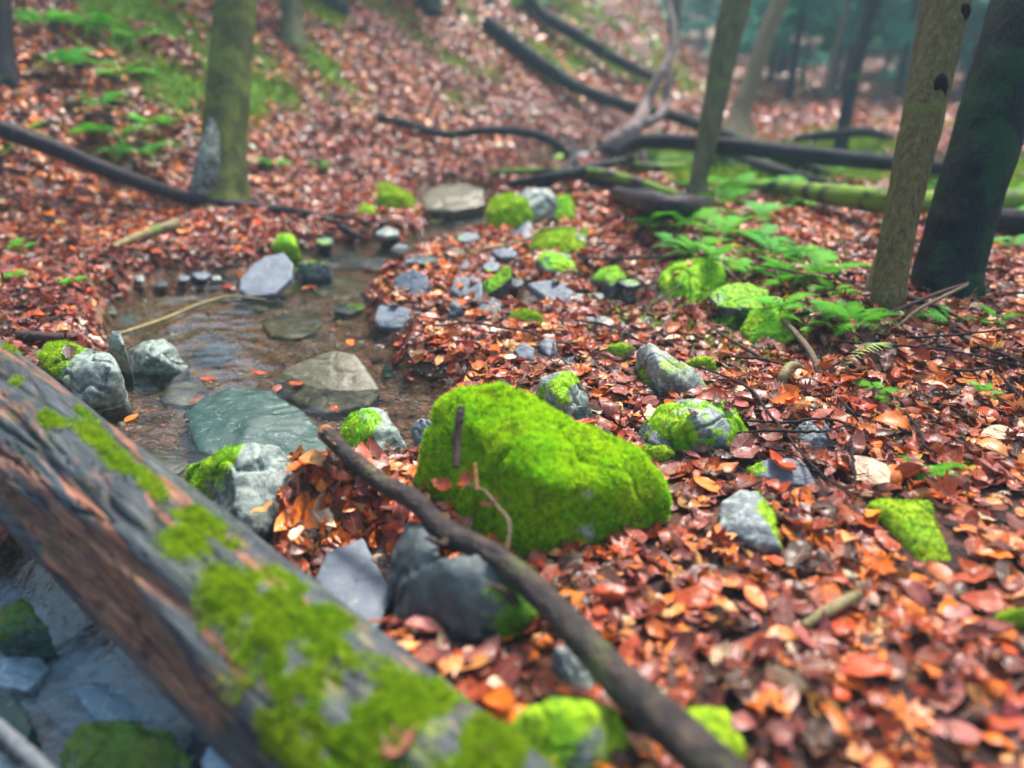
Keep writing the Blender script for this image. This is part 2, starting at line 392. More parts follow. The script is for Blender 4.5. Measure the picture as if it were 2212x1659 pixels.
gm = mkmesh('ground', np.stack([XX, YY, ZZ], -1).reshape(-1, 3), grid_faces(ny, nx), M['ground'],
            attrs={'bed': ('FLOAT', sstep(-.07, .0, sg)), 'far': ('FLOAT', .35 + .65 * sstep(2.5, 5, YY)), 'moss': ('FLOAT', ground_moss(XX, YY))})
ground = tag(mkobj('ground', gm), 'forest floor of dark soil and leaf mould', kind='structure')

# water: one sheet following the stream
def water_sheet():
    ny2, nx2 = 420, 420; v = np.linspace(0, 1, ny2); Y = .1 + 4.6 * v + 7 * np.maximum(0, v - .6) ** 2 / .16
    u = np.linspace(-1, 1, nx2); X = u[None, :] * (np.maximum(1.5, .9 * Y + .6))[:, None]; Y = np.repeat(Y[:, None], nx2, 1)
    s = stream(X, Y); q = casc(X, Y)
    Z = W(X, Y) + .0042 * fbm2(X, Y * 1.6, 12, 3, 41) * sstep(-.2, .3, s + .2)
    foam = sstep(-.02, .15, q) * (1 - .25 * sstep(.6, 1.2, q))
    p = at(590, 790, -.05); foam = np.maximum(foam, .55 * np.exp(-(((X - p[0]) / .12) ** 2 + ((Y - p[1]) / .06) ** 2)))
    p = at(660, 590, -.05); foam = np.maximum(foam, .8 * np.exp(-(((X - p[0]) / .12) ** 2 + ((Y - p[1]) / .05) ** 2)))
    rip = .25 + .55 * sstep(-.9, -.35, q) + .45 * sstep(-.1, .35, fbm2(X, Y, 2.6, 2, 55)) ; rip = np.maximum(rip, .5 * sstep(3.0, 3.4, Y))
    p = at(350, 650, -.05); rip = rip * (1 - .6 * np.exp(-(((X - p[0]) / .5) ** 2 + ((Y - p[1]) / .35) ** 2)))
    F = grid_faces(ny2, nx2); keep = (s.ravel()[F] > -.22).any(1); F = F[keep]
    used = np.unique(F); rm = np.full(X.size, -1); rm[used] = np.arange(len(used)); F = rm[F]
    V = np.stack([X, Y, Z], -1).reshape(-1, 3)[used]
    me = mkmesh('stream_water', V, F, M['water'], attrs={'rip': ('FLOAT', rip.ravel()[used]), 'foam': ('FLOAT', foam.ravel()[used])})
    return tag(mkobj('stream_water', me), 'clear shallow stream water reflecting the sky', kind='structure')
water_sheet()

# ------------------------------------------------------------------ moss tufts (many tiny blades in one mesh, child of its rock or log)
def blades(P, N, length, width, seed=0, lean=.6, droop=None):
    r = np.random.default_rng(seed); n = len(P)
    d = N + r.normal(0, lean, (n, 3)); d[:, 2] += .25
    if droop is not None: d = d + droop
    d /= np.linalg.norm(d, axis=1, keepdims=True)
    s = np.cross(d, r.normal(0, 1, (n, 3))); s /= np.linalg.norm(s, axis=1, keepdims=True) + 1e-9
    L = (length * r.uniform(.5, 1.3, n))[:, None]; Wd = (width * r.uniform(.7, 1.3, n))[:, None]
    base = P - N * .001
    bend = r.normal(0, .25, (n, 3)) * L
    V = np.stack([base - s * Wd * .5, base + s * Wd * .5, base + d * L * .55 + s * Wd * .45 + bend * .3, base + d * L + bend, base + d * L * .55 - s * Wd * .45 + bend * .3], 1).reshape(-1, 3)
    F = (np.arange(n)[:, None] * 5 + np.arange(5)[None]).astype(int)
    return V, F, np.repeat(r.uniform(0, 1, n) ** 2, 5)

def sample_surface(me, n, weight=None, seed=0):
    me.calc_loop_triangles(); k = len(me.loop_triangles)
    T = np.empty(k * 3, np.int32); me.loop_triangles.foreach_get('vertices', T); T = T.reshape(-1, 3)
    V = np.empty(len(me.vertices) * 3, np.float32); me.vertices.foreach_get('co', V); V = V.reshape(-1, 3).astype(float)
    a, b, c = V[T[:, 0]], V[T[:, 1]], V[T[:, 2]]; cr = np.cross(b - a, c - a); ar = np.linalg.norm(cr, axis=1) / 2
    w = ar.copy()
    if weight is not None: w = w * weight[T].mean(1)
    tot = w.sum()
    if tot <= 0: return None
    r = np.random.default_rng(seed)
    if n is None: n = 100
    if isinstance(n, float): n = int(n * tot)
    if n < 1: return None
    idx = r.choice(k, n, p=w / tot); u = r.uniform(0, 1, (n, 2)); f = u.sum(1) > 1; u[f] = 1 - u[f]
    P = a[idx] + (b - a)[idx] * u[:, :1] + (c - a)[idx] * u[:, 1:]
    return P, (cr / (np.linalg.norm(cr, axis=1, keepdims=True) + 1e-12))[idx]

# ------------------------------------------------------------------ rocks
BKG = 'stones along the upper stream'; ROCKS = []; ZOFF = {'slate stones in the middle of the stream': .013, 'stones among the leaves on the right': .018, 'mossy stones of the fern bank': .03, 'stones along the upper stream': .03}
def hull_mesh(clusters, voxel, smooth=3):
    bm = bmesh.new()
    for pts in clusters:
        vs = [bm.verts.new(p) for p in pts]
        r = bmesh.ops.convex_hull(bm, input=vs)
        bad = [g for g in r['geom_interior'] + r['geom_unused'] if isinstance(g, bmesh.types.BMVert)]
        bmesh.ops.delete(bm, geom=list(set(bad)), context='VERTS')
    bmesh.ops.recalc_face_normals(bm, faces=bm.faces)
    me = bpy.data.meshes.new('tmp'); bm.to_mesh(me); bm.free()
    o = bpy.data.objects.new('tmp', me); COL.objects.link(o)
    md = o.modifiers.new('r', 'REMESH'); md.mode = 'VOXEL'; md.voxel_size = voxel
    sm = o.modifiers.new('s', 'SMOOTH'); sm.iterations = smooth; sm.factor = .5
    dg = bpy.context.evaluated_depsgraph_get(); ev = o.evaluated_get(dg)
    out = bpy.data.meshes.new_from_object(ev); bpy.data.objects.remove(o); bpy.data.meshes.remove(me)
    return out

def rock(name, label, cat, pts, material='grey', moss=None, tuft=None, group=None, rough=.05, drop=.10, extra=None, dens=5.0, seed=None, blade=(.006, .0016), bulge=None, voxel=None, thick=None):
    """pts: list of (px,py,z) for the upper outline; the body goes down into the ground."""
    seed = seed if seed is not None else len(ROCKS) * 13 + 5
    zo = ZOFF.get(group, 0.0); pts = [(a, b, z + zo) for a, b, z in pts]
    bul = bulge if bulge is not None else (.02 if material in ('slate', 'slate_d', 'green_wet', 'olive', 'teal') else .13)
    zs = .6 if group in (BKG, 'mossy stones of the fern bank') else 1.0; pts = [(a, b, z * zs) for a, b, z in pts]
    def body(pl):
        P = [Vector(at(a, b, z)) for a, b, z in pl]; c = sum(P, Vector()) / len(P)
        zmin = min(p.z for p in P) - drop; ext = sum((p - c).length for p in P) / len(P)
        nrm = ((Vector((0, 0, CAMZ)) - c).normalized() + Vector((0, 0, .9))).normalized(); B = []
        if bul > .05:
            B = [c + (p - c) * .55 + nrm * ext * bul * 1.9 for p in P] + [c + nrm * ext * bul * 2.6]
        th = thick if thick is not None else (.035 if group == 'slate stones in the middle of the stream' and bul < .05 else None)
        if th: return P + [p + Vector((0, .3 * th, -th)) for p in P]
        sk = 1.0 if bul > .05 else .9
        back = Vector((0, ext * .5, 0)) if bul > .05 else Vector((0, 0, 0))
        return P + B + [Vector((c.x + (p.x - c.x) * sk, c.y + (p.y - c.y) * sk, zmin)) + back * .6 for p in P]
    cl = [body(pts)] + [body(e) for e in (extra or [])]
    allp = [p for c in cl for p in c]
    mn = Vector([min(p[i] for p in allp) for i in range(3)]); mx = Vector([max(p[i] for p in allp) for i in range(3)])
    size = (mx - mn).length; ctr = (mn + mx) / 2; ctr.z = mn.z
    me = hull_mesh([[p - ctr for p in c] for c in cl], voxel or max(.0045, size / 75), 14 if (moss and moss.get('base', 0) >= .5 and name != 'boulder' or group == BKG) else (22 if name == 'boulder' else 4))
    n = len(me.vertices); V = np.empty(n * 3, np.float32); me.vertices.foreach_get('co', V); V = V.reshape(-1, 3).astype(float)
    N = np.empty(n * 3, np.float32); me.vertices.foreach_get('normal', N); N = N.reshape(-1, 3)
    k = 1 / max(size, .05)
    disp = size * rough * (fbm(V, 3.2 * k, 3, seed) + .35 * fbm(V, 14 * k, 3, seed + 3))
    rid = np.abs(fbm(V, 5 * k, 2, seed + 9)); disp -= size * rough * .5 * np.exp(-(rid / .04) ** 2)
    V = V + N * disp[:, None]
    me.vertices.foreach_set('co', V.astype(np.float32).ravel()); me.update()
    mval = np.zeros(n)
    if moss is not None:
        # moss = dict(base, up, dir=(x,y,z), n=noise)
        N2 = np.empty(n * 3, np.float32); me.vertices.foreach_get('normal', N2); N2 = N2.reshape(-1, 3)
        mval = moss.get('base', 0) + moss.get('up', 0) * N2[:, 2] + moss.get('n', .5) * fbm(V, moss.get('ns', 8), 3, seed + 30)
        if 'dir' in moss: mval = mval + (V - V.mean(0)) @ np.array(moss['dir']) / max(size, .02)
        mval = np.clip(mval, 0, 1)
    at_ = me.attributes.new('moss', 'FLOAT', 'POINT'); at_.data.foreach_set('value', mval.astype(np.float32))
    me.polygons.foreach_set('use_smooth', np.ones(len(me.polygons), bool))
    me.materials.clear(); me.materials.append(M[material]); me.name = name
    o = mkobj(name, me); o.location = ctr; tag(o, label, cat, group)
    ROCKS.append(o)
    if moss is not None and tuft:
        hz = V[:, 2] + ctr.z; wgt = (mval > .5).astype(float) * (hz > W(V[:, 0] + ctr.x, V[:, 1] + ctr.y) + .004)
        sp = sample_surface(me, dens * 1e4, wgt, seed)
        if sp is not None:
            P, Nn = sp
            if len(P) > 30:
                VV, FF, rr = blades(P, Nn, blade[0], blade[1], seed)
                mm = mkmesh('moss', VV, FF, M[tuft], smooth=False, attrs={'rnd': ('FLOAT', rr)})
                mkobj('moss', mm, o)
    return o

U = lambda b=.3, up=.35, n=.6, ns=9, **k: dict(base=b, up=up, n=n, ns=ns, **k)
rock('boulder', 'large rounded boulder thickly covered in bright green moss', 'boulder',
     [(918, 915, .17), (945, 866, .215), (990, 836, .262), (1080, 822, .295), (1125, 835, .285), (1200, 885, .25), (1300, 925, .205), (1385, 965, .165), (1432, 1020, .12), (1452, 1085, .06),
      (1425, 1135, .0), (1340, 1165, -.01), (1240, 1192, -.01), (1150, 1225, -.02), (1095, 1200, .0), (1040, 1130, .04), (1180, 1040, .19), (1090, 1000, .19), (1330, 1050, .13), (895, 1060, .02), (903, 970, .12), (1000, 905, .235)],
     'rock_y', U(.76, .10, .5, 9), 'moss_b', rough=.034, dens=36, bulge=.02, blade=(.0075, .0019), drop=.08, voxel=.0065, seed=11)
rock('rock', 'pale square stone half covered in yellow-green moss beside the upper big log', 'rock',
     [(82, 768, .09), (105, 744, .10), (160, 738, .11), (240, 757, .11), (254, 800, .07), (250, 832, .03), (200, 862, .0), (172, 866, .0), (128, 822, .05)], 'pale', U(.30, .1, .35, 9, dir=(-1.5, 0, 0)), 'moss_y', dens=14, blade=(.008, .002))
rock('rock', 'small upright pale green stone between the moss-topped stone and the pool', 'rock', [(233, 745, .05), (240, 712, .10), (258, 715, .10), (268, 745, .07), (262, 775, .01), (240, 775, .0)], 'pale', rough=.04)
rock('rock', 'rounded whitish stone rising out of the pool at its left shore', 'rock',
     [(262, 790, -.05), (275, 755, .0), (310, 737, .02), (345, 735, .025), (375, 750, .015), (400, 785, -.04), (405, 808, -.07), (330, 815, -.07), (270, 812, -.07), (330, 770, .025)], 'pale', U(-.1, .1, .5), None)
rock('rock', 'smooth blue-grey slate slab leaning up at the back of the pool', 'rock',
     [(518, 603, .004), (540, 575, .036), (572, 553, .062), (612, 545, .07), (633, 570, .042), (629, 600, .008), (594, 634, -.033), (534, 641, -.042), (516, 624, -.02)], 'slate', rough=.010, thick=.035)
rock('rock', 'moss-topped stone with white water around it in the upper pool', 'rock', [(632, 592, -.05), (645, 568, .02), (680, 562, .035), (712, 570, .02), (722, 595, -.05), (700, 610, -.07), (650, 610, -.07)], 'grey', U(.35, .3, .4), 'moss', dens=8)
rock('rock', 'broad olive stone mostly under water with dry grey top, in mid-pool', 'rock',
     [(583, 818, -.062), (640, 788, -.040), (690, 765, -.005), (725, 755, .012), (768, 762, .010), (796, 800, -.034), (824, 852, -.062), (795, 878, -.075), (700, 892, -.08), (635, 868, -.08), (730, 806, -.046)], 'olive', U(-.2, 0, .3), None, rough=.018, drop=.05)
rock('rock', 'large dark green wet slab with water running over it', 'rock',
     [(396, 895, -.05), (436, 856, -.035), (500, 832, -.030), (590, 842, -.032), (642, 878, -.038), (702, 924, -.045), (722, 968, -.048), (695, 1000, -.052), (600, 992, -.05), (520, 1000, -.05), (425, 980, -.05), (540, 920, -.024)],
     'green_wet', U(.1, .1, .7, 7), None, rough=.014, drop=.06)
rock('rock', 'stone with mossy left side and whitish grey face before the wet green slab', 'rock',
     [(398, 1030, .0), (412, 1000, .05), (460, 972, .09), (525, 950, .115), (605, 958, .11), (642, 992, .07), (650, 1060, .04), (575, 1150, -.02), (520, 1140, .0), (482, 1115, -.02), (400, 1070, -.03), (500, 1010, .10)], 'pale', U(.33, .05, .45, 9, dir=(-1.6, .5, 0)), 'moss', dens=14, rough=.05)
rock('rock', 'lichened grey stone with moss on its left at the end of the broken branch', 'rock',
     [(735, 930, .0), (745, 898, .05), (780, 878, .08), (820, 886, .08), (860, 930, .05), (883, 975, .0), (830, 1000, .0), (760, 990, .0), (800, 930, .075)], 'pale', U(.28, .1, .5, 10, dir=(-1.2, 0, 0)), 'moss', dens=12)
rock('rock', 'small wet grey stone between the mossy boulder and the pool', 'rock', [(888, 925, -.01), (905, 903, .02), (940, 910, .03), (945, 950, .0), (900, 950, -.02)], 'slate')
rock('rock', 'large dark blue-grey block under the leaning branch in front of the mossy boulder', 'rock',
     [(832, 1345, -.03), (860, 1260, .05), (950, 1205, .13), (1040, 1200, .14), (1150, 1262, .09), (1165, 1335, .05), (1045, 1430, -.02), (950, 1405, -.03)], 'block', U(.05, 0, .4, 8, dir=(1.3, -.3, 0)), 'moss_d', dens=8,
     extra=[[(832, 1285, .0), (840, 1190, .06), (880, 1125, .10), (940, 1120, .12), (945, 1200, .12), (880, 1290, .03)]], rough=.03)
rock('rock', 'flat wet lavender slab lying under leaves beside the large dark block', 'rock', [(680, 1250, -.03), (705, 1190, -.02), (785, 1160, -.015), (850, 1285, -.02), (810, 1365, -.03), (720, 1330, -.03)], 'slate', rough=.012, drop=.05)
rock('rock', 'wedge-shaped stone with olive moss on its side at right of centre', 'rock',
     [(1368, 800, .0), (1374, 758, .08), (1402, 738, .13), (1452, 762, .12), (1505, 805, .07), (1538, 858, .0), (1490, 872, -.01), (1400, 848, -.01), (1430, 800, .11)], 'rock_y', U(.42, .1, .45, 9), 'moss_y', dens=9)
rock('rock', 'low cushion of moss over a stone touching the wedge-shaped stone', 'rock', [(1294, 770, .01), (1310, 745, .05), (1340, 737, .06), (1372, 750, .05), (1375, 775, .0), (1330, 782, .0)], 'rock_y', U(.6, .1, .3), 'moss_y', dens=10)
rock('rock', 'pale pointed stone with grey lichen right behind the mossy boulder', 'rock',
     [(1142, 870, .02), (1168, 815, .10), (1200, 812, .11), (1228, 798, .13), (1255, 815, .11), (1272, 850, .06), (1275, 905, .0), (1200, 915, .0), (1210, 860, .11)], 'pale', U(.30, 0, .7, 13), 'moss_y', dens=8)
rock('rock', 'small moss-edged stone tucked against the mossy boulder', 'rock', [(1198, 900, .02), (1225, 875, .06), (1265, 872, .06), (1286, 890, .03), (1284, 925, -.01), (1220, 925, .0)], 'pale', U(.42, -.1, .5), 'moss', dens=14)
rock('rock', 'big pale stone with lichen spots and moss patches right of the boulder', 'rock',
     [(1388, 950, .0), (1392, 905, .05), (1425, 872, .09), (1495, 855, .12), (1570, 862, .11), (1602, 905, .08), (1630, 965, .0), (1615, 1000, -.02), (1500, 985, .0), (1400, 965, .0), (1500, 905, .12)], 'pale', U(.34, .05, .8, 11), 'moss', dens=10)
rock('rock', 'small flat grey stone in front of the big lichened stone', 'rock', [(1396, 950, .03), (1415, 928, .05), (1470, 925, .05), (1485, 950, .03), (1440, 970, .02)], 'slate', rough=.02, drop=.05)
rock('rock', 'low moss cushion touching the right end of the mossy boulder', 'rock', [(1380, 985, .02), (1390, 960, .045), (1440, 958, .045), (1462, 985, .02), (1430, 1005, .0)], 'rock_y', U(.7, .1, .2), 'moss_y', dens=12)
SL = 'slate stones in the middle of the stream'
rock('rock', 'rounded slate slab standing at the right edge of the pool', 'rock', [(848, 605, .03), (868, 588, .06), (893, 580, .08), (922, 592, .07), (930, 612, .04), (915, 645, -.01), (893, 654, -.02), (862, 630, .0)], 'slate', rough=.014, group=SL, drop=.03)
rock('rock', 'angular dark slate stone with leaves around it, second slate from the pool', 'rock', [(972, 625, .02), (985, 597, .05), (1025, 595, .06), (1042, 612, .05), (1040, 655, .0), (1005, 650, .0)], 'slate', rough=.02, group=SL, drop=.03)
rock('rock', 'dark wedge stone with a mossy top between two slates', 'rock', [(1040, 618, .0), (1060, 600, .05), (1098, 574, .09), (1104, 600, .05), (1090, 632, -.01), (1050, 640, -.01)], 'slate_d', U(.25, .6, .3), 'moss', group=SL, dens=8)
rock('rock', 'long flat grey slab at the right end of the slate row', 'rock', [(1138, 612, .03), (1180, 604, .045), (1215, 608, .045), (1243, 630, .03), (1236, 652, .0), (1200, 655, .0), (1165, 635, .01)], 'slate', rough=.014, group=SL, drop=.04)
rock('rock', 'long pale grey slab reaching into the pool under a thin twig', 'rock', [(808, 690, -.03), (815, 662, -.005), (835, 652, .0), (880, 668, .0), (955, 690, -.005), (968, 702, -.02), (900, 712, -.04), (820, 705, -.045)], 'slate', rough=.014, group=SL, drop=.04)
rock('rock', 'wet dark slab lying low between leaves behind the moss tussock', 'rock', [(1008, 685, -.01), (1040, 655, .01), (1068, 640, .02), (1085, 655, .01), (1082, 680, .0), (1030, 692, -.01)], 'slate_d', rough=.015, group=SL, drop=.04)
rock('rock', 'narrow dark stone with a streak of moss left of the wet dark slab', 'rock', [(966, 690, .0), (970, 655, .05), (985, 640, .06), (998, 665, .04), (1003, 695, -.01)], 'slate_d', U(.2, .3, .5), 'moss', group=SL, dens=8)
rock('moss_tussock', 'round yellow-green moss tussock above the long thin twig', 'moss', [(1098, 695, .0), (1110, 675, .03), (1140, 668, .045), (1170, 685, .04), (1185, 715, .0), (1150, 722, -.01), (1120, 712, .0)], 'rock_y', U(.8, .1, .2), 'moss_y', dens=14, blade=(.010, .002))
rock('rock', 'little blue-grey slate chip in the middle of the leaves', 'rock', [(1108, 755, .02), (1130, 740, .035), (1155, 750, .03), (1155, 778, .0), (1125, 778, .0)], 'slate', rough=.03, group=SL, drop=.03)
rock('rock', 'tilted slate chip beside the fork of the thin twig', 'rock', [(1163, 745, .02), (1175, 728, .04), (1200, 732, .035), (1206, 762, .0), (1185, 770, .0)], 'slate', rough=.03, group=SL, drop=.03)
BK = 'stones along the upper stream'
rock('boulder', 'bright mossy boulder in the upper stream', 'boulder', [(1052, 462, .12), (1062, 430, .22), (1100, 418, .27), (1140, 430, .25), (1145, 465, .12), (1130, 495, .02), (1060, 492, .02)], 'rock_y', U(.75, .2, .3, 4), 'moss', group=BK, dens=2.5, blade=(.014, .004))
rock('boulder', 'pale grey-green boulder behind the bright mossy one', 'boulder', [(1112, 430, .20), (1135, 405, .28), (1185, 403, .30), (1202, 425, .22), (1195, 470, .05), (1130, 470, .08)], 'pale', U(.1, .1, .4, 4), None, group=BK)
rock('boulder', 'small mossy boulder at the right of the pale one in the upper stream', 'boulder', [(1190, 450, .08), (1200, 425, .16), (1228, 422, .17), (1242, 445, .10), (1240, 470, .02), (1200, 475, .02)], 'grey', U(.6, .1, .4, 4), 'moss', group=BK, dens=2.5, blade=(.012, .004))
rock('rock', 'grey-blue stone at the waterline below the bright mossy boulder', 'rock', [(1030, 490, .0), (1045, 465, .06), (1145, 470, .10), (1150, 510, .0), (1120, 530, -.03), (1060, 512, -.03)], 'slate', group=BK)
rock('rock', 'low broad yellow-green moss stone right of the upper pool', 'rock', [(1138, 538, .0), (1160, 505, .05), (1200, 490, .07), (1268, 492, .07), (1272, 520, .03), (1262, 545, -.01), (1190, 548, -.01)], 'rock_y', U(.5, .2, .5, 8), 'moss_y', group=BK, dens=4, blade=(.01, .003))
rock('rock', 'moss-covered stone at the foot of the hillside left of the upper pool', 'rock', [(805, 430, .10), (815, 395, .22), (835, 388, .24), (850, 420, .16), (893, 425, .12), (895, 448, .05), (830, 450, .04)], 'rock_y', U(.65, .1, .4, 5), 'moss_y', group=BK, dens=3, blade=(.012, .004))
rock('rock', 'small moss lump beside the tip of the long dark branch', 'rock', [(765, 462, .04), (785, 440, .09), (808, 445, .09), (812, 470, .02)], 'rock_y', U(.6, .2, .3, 5), 'moss_y', group=BK, dens=3, blade=(.01, .003))
rock('rock', 'little green mossed stone behind the leaning slate slab', 'rock', [(585, 530, .0), (600, 505, .06), (635, 508, .06), (645, 535, .0)], 'grey', U(.6, .1, .3, 5), 'moss', group=BK, dens=4)
rock('rock', 'greenish grey stone on the far side of the slate row', 'rock', [(1155, 560, .03), (1180, 540, .05), (1235, 550, .05), (1250, 585, .0), (1190, 592, .0)], 'grey', U(.35, .2, .4, 7), 'moss', group=BK, dens=4)
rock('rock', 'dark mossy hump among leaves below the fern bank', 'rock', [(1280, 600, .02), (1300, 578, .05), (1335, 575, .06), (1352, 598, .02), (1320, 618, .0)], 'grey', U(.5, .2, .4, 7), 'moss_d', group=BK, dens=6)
rock('rock', 'brown smooth stone at the head of the upper pool', 'rock', [(905, 425, .03), (935, 400, .07), (1000, 392, .08), (1045, 405, .06), (1050, 440, .0), (980, 455, -.02), (915, 450, -.02)], 'olive', U(-.1, 0, .3), None, group=BK, rough=.02)
LG = 'mossy stones of the fern bank'
rock('rock', 'moss-covered ledge stone under the ferns at the upper end of the bank', 'rock', [(1425, 600, .04), (1445, 565, .12), (1500, 552, .16), (1560, 575, .15), (1565, 620, .06), (1500, 660, -.02), (1445, 640, -.02)], 'grey', U(.6, .15, .4, 7), 'moss', group=LG, dens=6)
rock('rock', 'overhanging rock with yellow moss and a black hollow below it', 'rock', [(1530, 640, .10), (1560, 618, .15), (1620, 608, .17), (1660, 630, .16), (1655, 665, .10), (1600, 668, .09), (1548, 660, .09)], 'slate_d', U(.35, .4, .5, 9), 'moss_y', group=LG, dens=7, drop=.03)
rock('rock', 'mossy mound at the lower end of the fern bank', 'rock', [(1600, 705, .04), (1625, 672, .10), (1690, 655, .13), (1740, 680, .12), (1745, 730, .04), (1680, 750, .0), (1620, 740, .0)], 'grey', U(.5, .25, .5, 7), 'moss', group=LG, dens=6)
RG = 'stones among the leaves on the right'
rock('rock', 'small moss-topped stone behind the wedge-shaped stone', 'rock', [(1482, 782, .03), (1500, 768, .05), (1545, 770, .05), (1548, 795, .02), (1500, 800, .01)], 'rock_y', U(.6, .2, .3), 'moss_y', group=RG, dens=8)
rock('rock', 'half-buried grey stone with moss along its top under thin black twigs', 'rock', [(1712, 925, .04), (1740, 905, .07), (1775, 905, .07), (1812, 960, .03), (1810, 980, .01), (1735, 975, .02)], 'grey', U(.1, .1, .6, 11, dir=(-.8, .8, 0)), 'moss_y', group=RG, dens=8)
rock('rock', 'blue-green slate lying flat with moss on its left corner', 'rock', [(1610, 1010, .03), (1660, 985, .05), (1700, 985, .05), (1740, 1000, .045), (1768, 1050, .02), (1700, 1045, .02), (1640, 1030, .02)], 'slate', U(.1, 0, .5, 11, dir=(-1.6, .3, 0)), 'moss_y', group=RG, dens=8, rough=.02)
rock('rock', 'flat grey slab whose right half is yellow with moss', 'rock', [(1555, 1085, .04), (1600, 1058, .055), (1640, 1062, .055), (1672, 1110, .045), (1690, 1185, .02), (1620, 1170, .025), (1555, 1145, .025)], 'grey', U(.30, 0, .4, 11, dir=(1.6, 0, 0)), 'moss_y', group=RG, dens=8, rough=.02)
rock('rock', 'flat slab fully yellow-green with moss near the right edge', 'rock', [(1872, 1085, .04), (1900, 1072, .05), (2010, 1080, .05), (2025, 1130, .04), (2060, 1215, .02), (1985, 1215, .02), (1925, 1140, .03)], 'rock_y', U(.65, 0, .25, 11), 'moss_y', group=RG, dens=10, rough=.02)
rock('rock', 'moss-capped stone at the right border of the photo', 'rock', [(2140, 1345, .03), (2180, 1310, .06), (2240, 1310, .06), (2260, 1360, .02)], 'rock_y', U(.65, 0, .25, 11), 'moss', group=RG, dens=8)
FG = 'stones along the bottom of the photo'
rock('rock', 'blurred mossy stone at bottom centre between the big log and the branch', 'rock', [(1085, 1600, .02), (1120, 1530, .06), (1200, 1505, .08), (1330, 1520, .07), (1360, 1580, .04), (1330, 1680, .0), (1150, 1690, .0)], 'rock_y', U(.5, .05, .5, 9), 'moss', group=FG, dens=6)
rock('rock', 'blurred yellow-mossed stone right under the thick end of the branch', 'rock', [(1440, 1560, .03), (1500, 1522, .05), (1570, 1530, .05), (1610, 1620, .03), (1600, 1700, .0), (1500, 1700, .0)], 'rock_y', U(.6, .05, .4, 9), 'moss_y', group=FG, dens=6)
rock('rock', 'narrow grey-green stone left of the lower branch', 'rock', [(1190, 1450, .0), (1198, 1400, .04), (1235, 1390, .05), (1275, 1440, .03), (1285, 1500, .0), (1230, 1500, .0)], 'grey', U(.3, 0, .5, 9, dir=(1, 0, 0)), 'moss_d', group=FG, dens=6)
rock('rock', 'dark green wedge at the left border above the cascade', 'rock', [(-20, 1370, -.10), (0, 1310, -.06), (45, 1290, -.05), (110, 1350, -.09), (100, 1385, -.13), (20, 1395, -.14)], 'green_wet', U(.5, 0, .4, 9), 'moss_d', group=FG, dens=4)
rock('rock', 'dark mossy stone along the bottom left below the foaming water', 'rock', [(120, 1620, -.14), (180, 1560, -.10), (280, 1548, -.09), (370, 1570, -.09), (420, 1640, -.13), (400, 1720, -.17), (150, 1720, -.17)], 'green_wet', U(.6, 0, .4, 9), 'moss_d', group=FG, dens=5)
rock('rock', 'dark stone in the corner beyond the grey stick', 'rock', [(-30, 1560, -.14), (0, 1480, -.11), (40, 1490, -.11), (70, 1570, -.14), (40, 1640, -.17)], 'green_wet', U(.4, 0, .4, 9), None, group=FG)
rock('rock', 'pale grey stone at the bottom partly under the big log', 'rock', [(440, 1640, -.12), (470, 1560, -.08), (530, 1570, -.08), (600, 1640, -.08), (600, 1720, -.12), (450, 1720, -.14)], 'teal', group=FG)
rock('rock', 'broad blue-green rock washed by the cascade at lower left', 'rock', [(60, 1480, -.20), (100, 1360, -.182), (220, 1300, -.170), (330, 1420, -.170), (400, 1530, -.19), (300, 1600, -.22), (120, 1580, -.22)], 'teal', U(-.1, 0, .3), None, group=FG, rough=.03)
rock('rock', 'flat blue-green stone at the left border under the big log', 'rock', [(0, 1200, -.2), (60, 1150, -.170), (200, 1270, -.170), (180, 1330, -.2), (60, 1330, -.205), (0, 1290, -.21)], 'teal', group=FG, rough=.03)
for k, (pts, lab, mt) in enumerate([([(250, 1300), (330, 1340), (400, 1430), (340, 1470), (240, 1400)], 'pale blue slab beside the lower edge of the log', 'teal'), ([(150, 1480), (260, 1470), (390, 1520), (360, 1560), (200, 1555)], 'wet blue slab just above the dark mossy stone', 'teal'),
        ([(0, 1400), (60, 1385), (110, 1440), (60, 1490), (-10, 1480)], 'small blue-grey slab at the left border below the dark wedge', 'teal'), ([(110, 1290), (170, 1260), (230, 1310), (190, 1350), (120, 1340)], 'tilted grey-blue slab near the log in the cascade', 'slate'), ([(400, 1540), (450, 1530), (480, 1600), (430, 1620)], 'narrow slab squeezed under the log at the bottom', 'slate')]):
    rock('rock', lab, 'rock', [(a, b, -.165 - .006 * (i % 3) + .0) for i, (a, b) in enumerate(pts)], mt, rough=.03, thick=.05, group=FG)
SB = 'stones lying on the pool bed'
for (px, py, r, label, mt) in [(640, 700, 75, 'sunken olive stone under the drifting bubbles', 'olive'), (400, 850, 62, 'sunken grey-olive stone left of the wet green slab', 'olive'), (330, 1000, 75, 'sunken dark stone below the wet green slab', 'olive'),
                               (730, 620, 70, 'sunken flat slab just behind the pool middle', 'olive'), (860, 800, 45, 'sunken flat greenish stone near the leaf shore', 'green_wet'), (560, 650, 50, 'sunken brown slab below the leaning slate', 'olive'),
                               (740, 560, 60, 'sunken slate at the upper inflow', 'slate_d'), (820, 570, 45, 'wet stone awash beside the slate row', 'slate'), (470, 760, 55, 'sunken dark stone right of the whitish rounded stone', 'slate_d')]:
    r_ = random.Random(px); pts = []
    for k in range(8):
        a = k / 8 * 6.283; rr = r * r_.uniform(.75, 1.1); pts.append((px + rr * math.cos(a), py + rr * .42 * math.sin(a), -.088 - .006 * math.cos(a) + r_.uniform(-.008, .008)))
    pts.append((px, py, -.078)); rock('rock', label, 'rock', pts, mt, U(-.3, 0, .3), None, group=SB, rough=.02, drop=.03)

